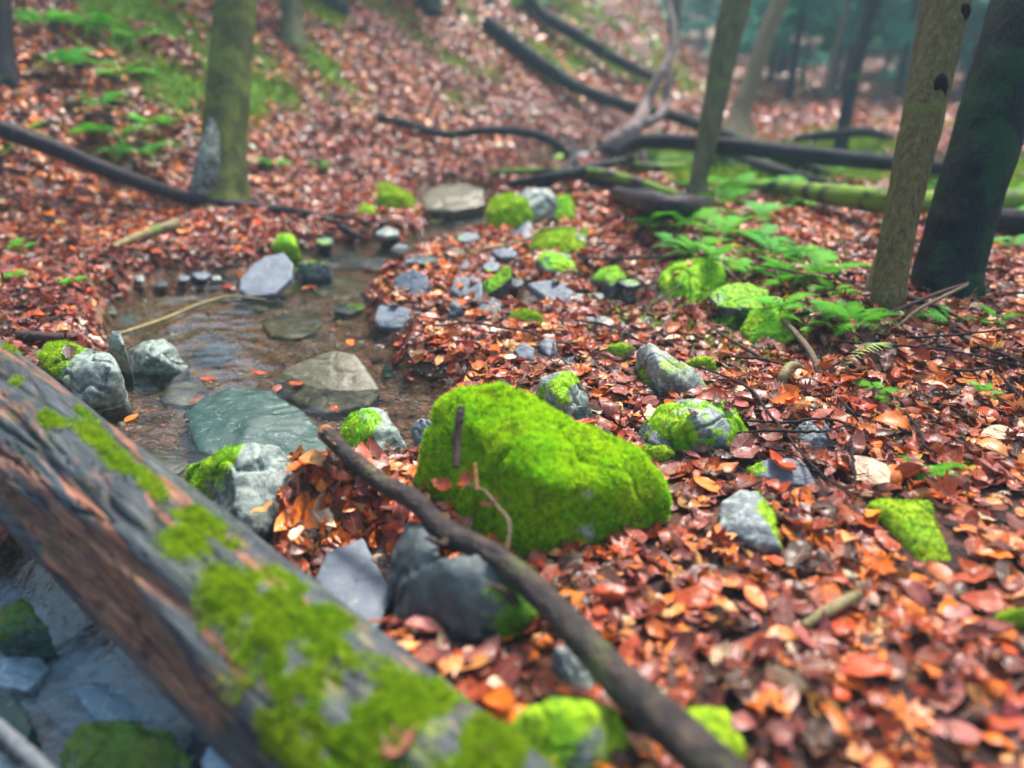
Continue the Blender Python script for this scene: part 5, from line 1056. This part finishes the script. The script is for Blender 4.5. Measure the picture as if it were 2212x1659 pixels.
for k, (px, py, L, n, lab, mt, az) in enumerate([
    (45, 545, .16, 6, 'green fern on the left bank near the border', 'fern', None), (30, 610, .14, 5, 'bright fern at the left border above the twigs', 'fern', None), (310, 345, .42, 9, 'large bright fern left of the left tree', 'fern_blue', None), (255, 300, .42, 9, 'large fern drooping down the hillside', 'fern', None),
    (330, 280, .38, 8, 'fern just up the slope from the largest one', 'fern', None), (210, 240, .38, 8, 'fern midway up the left hillside', 'fern_blue', None), (150, 150, .42, 8, 'blue-green fern high on the left hillside', 'fern_blue', None), (270, 170, .36, 7, 'strappy fern on the upper left slope', 'fern', None), (100, 60, .42, 8, 'fern near the upper left corner', 'fern', None),
    (200, 60, .38, 7, 'fern right of the corner fern', 'fern', None), (300, 90, .34, 6, 'thin fern above the strappy one', 'fern', None), (60, 300, .25, 6, 'fern under the dark branch at the left border', 'fern', None), (590, 365, .26, 6, 'light fern right of the left tree foot', 'fern_blue', None), (690, 370, .2, 5, 'low fern above the tip of the dark branch', 'fern_blue', None), (20, 330, .22, 6, 'dark fern at the left border under the branch', 'fern', None),
    (160, 620, .12, 5, 'small green plant by the left end of the pool', 'fern', None), (370, 20, .3, 5, 'green tuft at the top left of the trunk', 'fern', None), (1190, 50, .5, 7, 'blurred fern between the two fallen trunks', 'fern_blue', None), (1140, 15, .5, 7, 'blurred fern at the top of the hillside', 'fern_blue', None)]):
    fern(lab, px, py, L, n, mt, LFG, seed=k + 60, droop=.9)
# single pale frond
def pale_frond():
    a = gp(1935, 742, .05); b_ = gp(1812, 806, .02); d = b_ - a; L = d.length
    V, F = frond(1.0, 4, .35, 13, .20); o = mkobj('fern_frond', mkmesh('fern_frond', V, F, M['fern_pale'], smooth=False)); o.scale = (L, L, L); o.location = a
    o.rotation_euler = (0.25, .06, math.atan2(d.y, d.x)); tag(o, 'single pale yellow-green fern frond lying on the leaves', 'fern')
pale_frond()
for (p, lab) in [([(1475 + 350 / 3 + 60, 553 + 260 / 3), (1475 + 960 / 3, 553 + 345 / 3)], 'yellow bare fern stalk behind the fern patch'), ([(1475 + 700 / 3, 553 + 350 / 3), (1475 + 820 / 3, 553 + 370 / 3), (1475 + 1000 / 3, 553 + 380 / 3)], 'yellow stalk lying on top of the mossy mound'), ([(1935, 742), (1990, 715), (2030, 700)], 'straw-coloured stalk of the pale frond')]:
    stick('stalk', lab, 'stalk', [gp(a, b, .04) for a, b in p], [.0015, .0018, .0012], 'straw') if 'straw' in M else None

# ------------------------------------------------------------------ leaves
def beech(curl, fold, wave, nu=7, nv=3, seed=0):
    V = []; UV = []
    for i in range(nu):
        t = i / (nu - 1); w_ = .5 * .56 * (math.sin(math.pi * min(1, t * 1.02) ** .85)) ** .8 if 0 < t < 1 else .01
        for j in range(nv):
            v = j / (nv - 1) * 2 - 1; x = t - .5; y = v * w_
            z = curl * (x * x * 2.2 - .2) + fold * abs(v) * w_ * 1.6 + wave * .06 * math.sin(t * 13 + seed + v * 2) * abs(v)
            V.append([x, y, z * .72]); UV.append([t, v, 0])
    F = grid_faces(nu, nv).tolist(); return np.array(V), np.array(UV), F
def maple(curl, fold, seed=0):
    r = random.Random(seed); pts = []
    lobes = [(-150, .30), (-128, .16), (-95, .42), (-78, .26), (-58, .5), (-42, .30), (-30, .44), (-16, .36), (0, .60), (16, .36), (30, .44), (42, .30), (58, .5), (78, .26), (95, .42), (128, .16), (150, .30), (180, .06)]
    V = [[0, 0, 0]]; UV = [[.3, 0, 0]]
    for ring in (.5, 1.0):
        for a, q in lobes:
            q = q * r.uniform(.9, 1.1) * ring; x = q * math.cos(D2R(a)); y = q * math.sin(D2R(a))
            V.append([x, y, 0]); UV.append([x + .3, y * 2, 0])
    V = np.array(V); n = len(lobes); rr = np.hypot(V[:, 0], V[:, 1])
    V[:, 2] = curl * rr ** 2 * 1.3 + fold * np.abs(V[:, 1]) * .8 + .05 * np.sin(np.arctan2(V[:, 1], V[:, 0]) * 5 + seed) * rr
    F = [[0, 1 + k, 1 + (k + 1) % n, 1 + (k + 1) % n] for k in range(n)]; F = [f[:3] for f in F]
    F2 = [[1 + k, 1 + n + k, 1 + n + (k + 1) % n, 1 + (k + 1) % n] for k in range(n)]
    return V, np.array(UV), F + F2
NEAR = [('beech',) + beech(c, f, wv, seed=k) + (c,) for k, (c, f, wv) in enumerate([(.15, .1, .5), (.5, .25, 1), (-.35, .3, .8), (.9, .2, 1), (.25, .7, .6), (-.15, -.4, .9), (.6, .55, 1.2), (0, .15, .3)])] + \
       [('maple',) + maple(c, f, k) + (c,) for k, (c, f) in enumerate([(.2, .1), (.7, .2), (-.5, .15), (.3, -.4), (.9, .4)])]
FAR = [('beech',) + beech(c, f, 0, 4, 3, seed=k) + (c,) for k, (c, f) in enumerate([(.3, .2), (-.3, .3), (.6, .5), (0, -.4)])]
def rotm(n, tiltsd, wild, r):
    yaw = r.uniform(0, 6.283, n); tx = r.normal(0, tiltsd, n); ty = r.normal(0, tiltsd, n); k = r.uniform(0, 1, n) < wild; tx[k] = r.normal(0, .9, k.sum()); ty[k] = r.normal(0, .6, k.sum())
    flip = r.uniform(0, 1, n) < .4; tx = tx + flip * math.pi
    cz, sz, cx, sx, cy, sy = np.cos(yaw), np.sin(yaw), np.cos(tx), np.sin(tx), np.cos(ty), np.sin(ty); o = np.zeros(n); l = np.ones(n)
    Rz = np.stack([cz, -sz, o, sz, cz, o, o, o, l], 1).reshape(n, 3, 3); Rx = np.stack([l, o, o, o, cx, -sx, o, sx, cx], 1).reshape(n, 3, 3); Ry = np.stack([cy, o, sy, o, l, o, -sy, o, cy], 1).reshape(n, 3, 3)
    return Ry @ Rx @ Rz if False else np.einsum('nij,njk,nkl->nil', Rz, Ry, Rx), yaw
PAL = np.array([c for _, c, _ in LEAFC]); PW = np.array([w_ for _, _, w_ in LEAFC]); PW = PW / PW.sum()
def leaf_field(n, xr, yr, r, seed, templ, tilt, wild, size, pile, keepf):
    X = r.uniform(xr[0], xr[1], n); Y = r.uniform(yr[0], yr[1], n); k = keepf(X, Y); X, Y = X[k], Y[k]; n = len(X)
    h = .02; Z = H(X, Y); sx = (H(X + h, Y) - Z) / h; sy = (H(X, Y + h) - Z) / h
    return X, Y, Z, np.clip(sx, -1.5, 1.5), np.clip(sy, -1.5, 1.5)
def build(X, Y, Z, SX, SY, r, templ, tilt, wild, size, sizesd, mapleshare=.25, colw=None):
    n = len(X); R, yaw = rotm(n, tilt, wild, r); S_ = size * np.clip(np.exp(r.normal(0, sizesd, n)), .4, 1.55)
    nb = sum(1 for t in templ if t[0] == 'beech'); ti = r.integers(0, nb, n)
    if nb < len(templ): mk = r.uniform(0, 1, n) < mapleshare; ti[mk] = r.integers(nb, len(templ), mk.sum()); S_[mk] *= 1.05
    slope = np.stack([np.ones(n), np.zeros(n), SX, np.zeros(n), np.ones(n), SY, -SX, -SY, np.ones(n)], 1).reshape(n, 3, 3)
    nn = np.sqrt(1 + SX ** 2 + SY ** 2); zx = np.stack([-SX, -SY, np.ones(n)], 1) / nn[:, None]
    ax = np.stack([np.ones(n), np.zeros(n), SX], 1); ax /= np.linalg.norm(ax, axis=1, keepdims=True); ay = np.cross(zx, ax)
    B = np.stack([ax, ay, zx], 2); R = np.einsum('nij,njk->nik', B, R)
    ci = r.choice(len(PAL), n, p=PW if colw is None else colw)
    wetz = np.clip((fbm2(X, Y, 1.7, 3, 301) + .12) * 2.4, 0, .75) + (0 if colw is None else .15); sw = r.uniform(0, 1, n) < wetz; ci[sw] = r.choice([1, 3, 4, 6], sw.sum(), p=[.2, .34, .28, .18])
    c = PAL[ci] * np.exp(r.normal(0, .22, (n, 1))) * np.exp(r.normal(0, .07, (n, 3)))
    return dict(P=np.stack([X, Y, Z], 1), R=R, S=S_, T=ti, C=np.clip(c, 0, .9), CI=ci)
def emit(name, d, templ, idx=None):
    Vs = []; Fs = []; UVs = []; Cs = []; off = 0
    n = len(d['S']); idx = np.arange(n) if idx is None else idx
    for k, tp in enumerate(templ):
        s = idx[d['T'][idx] == k]
        if len(s) == 0: continue
        V = np.einsum('nij,mj->nmi', d['R'][s], tp[1]) * d['S'][s][:, None, None] + d['P'][s][:, None]; m = len(tp[1])
        F = tp[3]; tri = []
        for f in F:
            if len(f) == 3: tri.append(f)
            else: tri += [[f[0], f[1], f[2]], [f[0], f[2], f[3]]]
        tri = np.array(tri); Fs.append((tri[None] + (np.arange(len(s)) * m)[:, None, None] + off).reshape(-1, 3)); off += len(s) * m
        Vs.append(V.reshape(-1, 3)); UVs.append(np.tile(tp[2], (len(s), 1))); Cs.append(np.repeat(np.concatenate([d['C'][s], np.ones((len(s), 1))], 1), m, 0))
    V = np.vstack(Vs)
    return V, np.vstack(Fs), np.vstack(UVs), np.vstack(Cs)
def emit_obj(name, d, templ, idx=None, origin=None):
    V, F, UV, C = emit(name, d, templ, idx)
    if origin is not None: V = V - origin
    me = mkmesh(name, V, F, M['leaf'], attrs={'luv': ('FLOAT_VECTOR', UV), 'col': ('FLOAT_COLOR', C)}); o = mkobj(name, me)
    if origin is not None: o.location = origin
    return o

r = np.random.default_rng(99)
def dry(X, Y):
    s = stream(X, Y); return (s < -.035) | ((s < .01) & (r.uniform(0, 1, X.shape) < .35)) | (r.uniform(0, 1, X.shape) < .004)
def infan(X, Y): return np.abs(X) < .80 * np.maximum(Y, .3) + .75
# near litter
n0 = 58000
X = r.uniform(-4.0, 4.0, n0); Y = r.uniform(.25, 4.1, n0); k = infan(X, Y) & dry(X, Y); X, Y = X[k], Y[k]
extra = [(725, 1090, .13, 260), (1010, 1080, .07, 60), (1640, 880, .22, 160)]
for (px, py, rad_, n_) in extra:
    c = at(px, py, .05); X = np.concatenate([X, r.normal(c[0], rad_ * .6, n_)]); Y = np.concatenate([Y, r.normal(c[1], rad_ * .6, n_)])
Z0 = H(X, Y); h = .02; SX = (H(X + h, Y) - Z0) / h; SY = (H(X, Y + h) - Z0) / h; SX = np.clip(SX, -1.3, 1.3); SY = np.clip(SY, -1.3, 1.3)
lay = r.uniform(0, 1, len(X)); Z = Z0 + .003 + .020 * lay
keep = np.ones(len(X), bool)
for i in range(len(X)):
    hh = BV.ray_cast(Vector((X[i], Y[i], 1.2)), Vector((0, 0, -1)))
    if hh[0] is not None and hh[0].z > Z0[i] + .012:
        if r.uniform() < .035 and hh[1].z > .88 and hh[0].z < .2:
            Z[i] = hh[0].z + .006; SX[i] = -hh[1].x / hh[1].z; SY[i] = -hh[1].y / hh[1].z; lay[i] = 1
        else: keep[i] = False
    else:
        nr = BV.find_nearest(Vector((X[i], Y[i], Z[i])), .03)
        if nr[0] is not None and nr[3] < .028 and r.uniform() < .85: keep[i] = False
wet = W(X, Y); uw = (stream(X, Y) > 0.0); Z = np.where(uw, np.maximum(Z, wet + .004), Z)
X, Y, Z, SX, SY, lay = [q[keep] for q in (X, Y, Z, SX, SY, lay)]
D = build(X, Y, Z, SX, SY, r, NEAR, .24, .10, .051, .32, .20)
px_, py_, pz_ = proj(D['P'])
score = D['S'] / pz_ * (lay > .72) * (px_ > 10) * (px_ < 2200) * (py_ < 1650) * (py_ > 430)
big = np.argsort(-score)[:300]; hero_big = np.argsort(-(score * (pz_ < 2.6) * (pz_ > 1.35)))[:170]
sel = np.unique(np.concatenate([big[:130], hero_big])); sel = sel[np.argsort(-score[sel])][:290]
D['S'][sel] *= 1.12; D['P'][sel, 2] += .006
rest = np.setdiff1d(np.arange(len(D['S'])), sel)
o = emit_obj('leaf_litter', D, NEAR, rest); tag(o, 'wet orange and brown fallen leaves carpeting the forest floor', 'leaves', kind='stuff')
LAND = [(1170, 1000, 'the mossy boulder'), (500, 1050, 'the whitish grey-faced stone'), (1500, 920, 'the big lichened stone'), (1450, 800, 'the wedge-shaped stone'), (1205, 855, 'the pale pointed stone'), (1620, 1120, 'the half-yellow slab'), (1960, 1140, 'the yellow mossy slab'), (1700, 1020, 'the blue-green slate'), (1760, 940, 'the half-buried grey stone'), (1870, 780, 'the pale fern frond'),
        (1840, 710, 'the fern patch'), (1910, 640, 'the brown tree'), (2050, 620, 'the black tree'), (1700, 810, 'the bent root stub'), (1000, 1320, 'the large dark block'), (1140, 690, 'the moss tussock'), (890, 610, 'the rounded slate'), (1190, 630, 'the long flat slab'), (1795, 1315, 'the thick grey stick'), (1220, 1580, 'the bottom mossy stone'), (1530, 1600, 'the yellow-mossed stone'), (990, 940, 'the upright stick'),
        (810, 930, 'the lichened grey stone'), (1260, 1380, 'the lower leaning branch'), (760, 1010, 'the tip of the branch'), (170, 800, 'the pale square stone'), (200, 1100, 'the big log'), (850, 1500, 'the lower end of the log'), (2190, 1340, 'the moss-capped stone'), (1600, 650, 'the black hollow'), (300, 510, 'the pale mossy stick'), (90, 640, 'the left border twigs'), (1130, 760, 'the slate chip'), (330, 640, 'the yellowish stick'), (2000, 1050, 'the small fern'), (1350, 1150, "the boulder's right foot"), (2100, 1500, 'the lower right corner'), (1700, 1500, 'the bottom border')]
KN = {'beech': 'beech leaf', 'maple': 'maple leaf'}
cnt = {}
for i in sel:
    x, y = px_[i], py_[i]; ld = min(LAND, key=lambda l: (l[0] - x) ** 2 + 2.0 * (l[1] - y) ** 2); dx, dy = x - ld[0], y - ld[1]; dist = math.hypot(dx, dy)
    rel = ('right of ' if dx > 0 else 'left of ') if abs(dx) > abs(dy) * 1.2 else ('in front of ' if dy > 0 else 'behind ')
    pre = 'just ' if dist < 110 else ('' if dist < 220 else 'well ')
    if pre == 'well ' : pre = 'farther '
    tp = NEAR[D['T'][i]]; cur = 'curled ' if abs(tp[4]) > .55 else ('arched ' if tp[4] < -.1 else 'flat ')
    sz = 'large ' if D['S'][i] / .061 > 1.5 else ('small ' if D['S'][i] / .061 < .9 else '')
    lab = '%s%s%s %s lying %s%s%s' % (sz, cur, LEAFC[D['CI'][i]][0], KN[tp[0]], pre, rel, ld[2])
    cnt.setdefault(lab, []).append(i)
for lab, ids in cnt.items():
    for i in ids:
        o = emit_obj('fallen_leaf', D, NEAR, np.array([i]), D['P'][i].copy()); tag(o, lab, 'leaf', 'fallen leaves ' + lab.split(' lying ')[1] if len(ids) > 1 else 'fallen leaves on the forest floor')

# hand-placed leaves that stand out
def hero(px, py, L, ci, ti, yaw, dz, label, tilt=.2, depth=None):
    g = gp(px, py) if depth is None else pd(px, py, depth)
    if depth is None: g.z = max(g.z, top(g.x, g.y)) + dz
    Rm = np.array((Matrix.Rotation(yaw, 3, 'Z') @ Matrix.Rotation(-tilt, 3, 'X')))
    d = dict(P=np.array([list(g)]), R=Rm[None], S=np.array([L * .78]), T=np.array([ti]), C=np.array([PAL[ci]]), CI=[ci]); o = emit_obj('fallen_leaf', d, NEAR, np.array([0]), d['P'][0].copy()); tag(o, label, 'leaf', 'fallen leaves on the forest floor')
hero(1870, 1045, .16, 5, 0, 1.9, .035, 'large glowing pale buff beech leaf standing beside the dark upright twig', .5)
hero(1920, 935, .13, 0, 2, 2.6, .03, 'long orange beech leaf lying left of the short hooked twig', .3)
hero(2150, 960, .12, 5, 7, 3.2, .03, 'pale narrow leaf near the right border', .3)
hero(1250, 1010 - 255, .08, 2, 1, 1.0, .03, 'bright tan folded leaf above the pale pointed stone')
hero(905, 785, .085, 5, 4, .3, .03, 'pale ribbed beech leaf at the water edge', .4)
hero(1705, 880, .11, 0, 6, 1.7, .04, 'orange curled beech leaf just below the bent root stub', .7)
hero(1730, 905, .09, 2, 3, 1.2, .04, 'tan curled beech leaf standing in the hollow', .6)
hero(775, 945, .09, 1, 3, .4, .05, 'crumpled red-brown leaf caught behind the tip of the leaning branch', .8)
hero(240, 618, .10, 0, 9, .5, .03, 'orange maple leaf on the left shore behind the yellowish stick', .3)
hero(1985, 790, .10, 1, 4, 1.9, .03, 'upright folded rust leaf right of the pale fern frond', .9)
hero(330, 818 - 60, .05, 0, 1, .3, .02, 'small orange leaf on the whitish rounded stone')
hero(850, 1625, .10, 4, 9, .6, .01, 'pinkish blurred maple leaf lying on the lower end of the big log', .3, depth=1.03)
hero(1015, 1040, .07, 1, 9, 2.0, .0, 'rust maple leaf caught low on the front of the mossy boulder', .9, depth=1.475)
hero(1060, 1085, .06, 4, 3, .7, .0, 'crumpled mauve leaf in the hollow before the mossy boulder', .8, depth=1.44)
hero(955, 1045, .06, 1, 1, 2.7, .0, 'small rust leaf left of the stick on the mossy boulder', .8, depth=1.50)
hero(1250, 945, .035, 2, 0, .7, .004, 'tiny tan leaf lying on top of the mossy boulder')
hero(580, 1185, .075, 2, 1, .9, .05, 'pale tan leaf at the foot of the whitish grey face')
hero(650, 1200, .07, 5, 4, 1.4, .05, 'cream-coloured leaf beside the flat lavender slab')
# leaves under and on the water of the pool
for k, (px, py) in enumerate([(450, 820), (285, 905), (540, 905), (500, 935), (555, 965), (350, 1120), (880, 760), (900, 775), (860, 745), (820, 905), (930, 960), (600, 840), (640, 830), (400, 1150), (290, 1040), (420, 905)]):
    g = at(px, py, -.05); z = -.046
    lab = ['wet red leaf in the water %s' % w_ for w_ in ('right of the whitish rounded stone', 'beside the black gap under the pale square stone', 'on the wet green slab', 'left on the wet green slab', 'at the front of the wet green slab', 'near the big log below the slab', 'off the leaf shore of the pool', 'by the ribbed pale leaf', 'behind the ribbed pale leaf', 'between olive stone and boulder', 'next to the small wet grey stone', 'at the back of the wet green slab', 'between wet green slab and olive stone', 'close to the log edge', 'in the lower pool', 'left of the wet green slab')][k]
    Rm = np.array(Matrix.Rotation(k * 1.3, 3, 'Z')); d = dict(P=np.array([[g.x, g.y, z]]), R=Rm[None], S=np.array([.055]), T=np.array([7 if k % 2 else 0]), C=np.array([PAL[[1, 0, 1, 4][k % 4]]]), CI=[1]); o = emit_obj('fallen_leaf', d, NEAR, np.array([0]), d['P'][0].copy()); tag(o, lab, 'leaf', 'leaves in the pool')

# middle and far litter
n1 = 85000; X = r.uniform(-7.5, 7.5, n1); Y = r.uniform(3.95, 8.5, n1); k = infan(X, Y) & dry(X, Y); X, Y = X[k], Y[k]
Z = H(X, Y); SX = np.clip((H(X + .03, Y) - Z) / .03, -1.5, 1.5); SY = np.clip((H(X, Y + .03) - Z) / .03, -1.5, 1.5)
D2 = build(X, Y, Z + .005 + .03 * r.uniform(0, 1, len(X)), SX, SY, r, FAR, .30, .12, .066, .28, colw=PW)
gmv = ground_moss(X, Y); kk = np.where(r.uniform(0, 1, len(X)) > gmv * 1.35 - .1)[0]
o = emit_obj('leaf_litter', D2, FAR, kk); tag(o, 'blurred red and orange leaf carpet on the hillside and beyond the pool', 'leaves', kind='stuff')
n1 = 90000; X = r.uniform(-22, 22, n1); Y = r.uniform(8.3, 26, n1); k = infan(X, Y); X, Y = X[k], Y[k]
Z = H(X, Y); SX = np.clip((H(X + .05, Y) - Z) / .05, -1.5, 1.5); SY = np.clip((H(X, Y + .05) - Z) / .05, -1.5, 1.5)
D3 = build(X, Y, Z + .01 + .03 * r.uniform(0, 1, len(X)), SX, SY, r, FAR, .30, .08, .12, .25)
o = emit_obj('leaf_litter', D3, FAR); tag(o, 'faded pink-brown leaf carpet far back under the misty trees', 'leaves', kind='stuff')

# moss and grass tufts over the hillside (stuff)
def hill_moss():
    rr = np.random.default_rng(8); n = 260000; X = rr.uniform(-8, 7, n); Y = rr.uniform(2.2, 11, n); k = infan(X, Y) & (stream(X, Y) < -.05)
    X, Y = X[k], Y[k]; k = rr.uniform(0, 1, len(X)) < np.clip((ground_moss(X, Y) - .25) * 2.6, 0, 1); X, Y = X[k], Y[k]; Z = H(X, Y)
    N = np.tile([0, 0, 1.0], (len(X), 1)); V, F, q = blades(np.stack([X, Y, Z], 1), N, .016 + .06 * sstep(4.0, 6.0, Y), .010, 2, .9)
    V[:, 2] += .012
    o = mkobj('hillside_moss', mkmesh('hillside_moss', V, F, M['moss_hill'], smooth=False, attrs={'rnd': ('FLOAT', q)})); tag(o, 'green moss and grass tufts patching the hillside', 'moss', kind='stuff')
hill_moss()

# needle litter / crumbs of bark and stems scattered over the leaves near the camera
def crumbs():
    rr = np.random.default_rng(12); n = 5200; X = rr.uniform(-2.5, 3, n); Y = rr.uniform(.6, 3.6, n); k = infan(X, Y) & (stream(X, Y) < -.05); X, Y = X[k], Y[k]; n = len(X); Z = H(X, Y) + .033
    a = rr.uniform(0, 6.28, n); L = rr.lognormal(-3.3, .6, n); d = np.stack([np.cos(a), np.sin(a), rr.normal(0, .2, n)], 1) * L[:, None]; w_ = .0009
    P = np.stack([X, Y, Z], 1); s = np.stack([-np.sin(a), np.cos(a), np.zeros(n)], 1) * w_; u = np.array([0, 0, w_])
    V = np.stack([P - s, P + s, P + u * 1.6, P + d - s, P + d + s, P + d + u * 1.6], 1).reshape(-1, 3); b = (np.arange(n) * 6)[:, None, None]
    F = (np.array([[0, 1, 4, 3], [1, 2, 5, 4], [2, 0, 3, 5]])[None] + b).reshape(-1, 4)
    o = mkobj('stem_litter', mkmesh('stem_litter', V, F, M['twig'], smooth=False)); tag(o, 'fine dark stems scattered through the leaves', 'stems', kind='stuff')
crumbs()

# ------------------------------------------------------------------ haze
def haze():
    m = bpy.data.materials.new('haze'); m.use_nodes = True; t = m.node_tree; t.nodes.clear(); out = t.nodes.new('ShaderNodeOutputMaterial')
    v = t.nodes.new('ShaderNodeVolumePrincipled'); v.inputs['Color'].default_value = (.48, .74, .84, 1); v.inputs['Density'].default_value = .008; v.inputs['Anisotropy'].default_value = .1
    t.links.new(v.outputs[0], out.inputs['Volume'])
    x0, x1, y0, y1, z0, z1 = -100, 100, -8, 95, -2.5, 32
    V = [(x, y, z) for x in (x0, x1) for y in (y0, y1) for z in (z0, z1)]
    F = [[0, 1, 3, 2], [4, 6, 7, 5], [0, 4, 5, 1], [2, 3, 7, 6], [0, 2, 6, 4], [1, 5, 7, 3]]
    me = bpy.data.meshes.new('haze'); me.from_pydata(V, [], F); me.materials.append(m); o = mkobj('haze', me); tag(o, 'thin bluish woodland mist', kind='stuff')
haze()
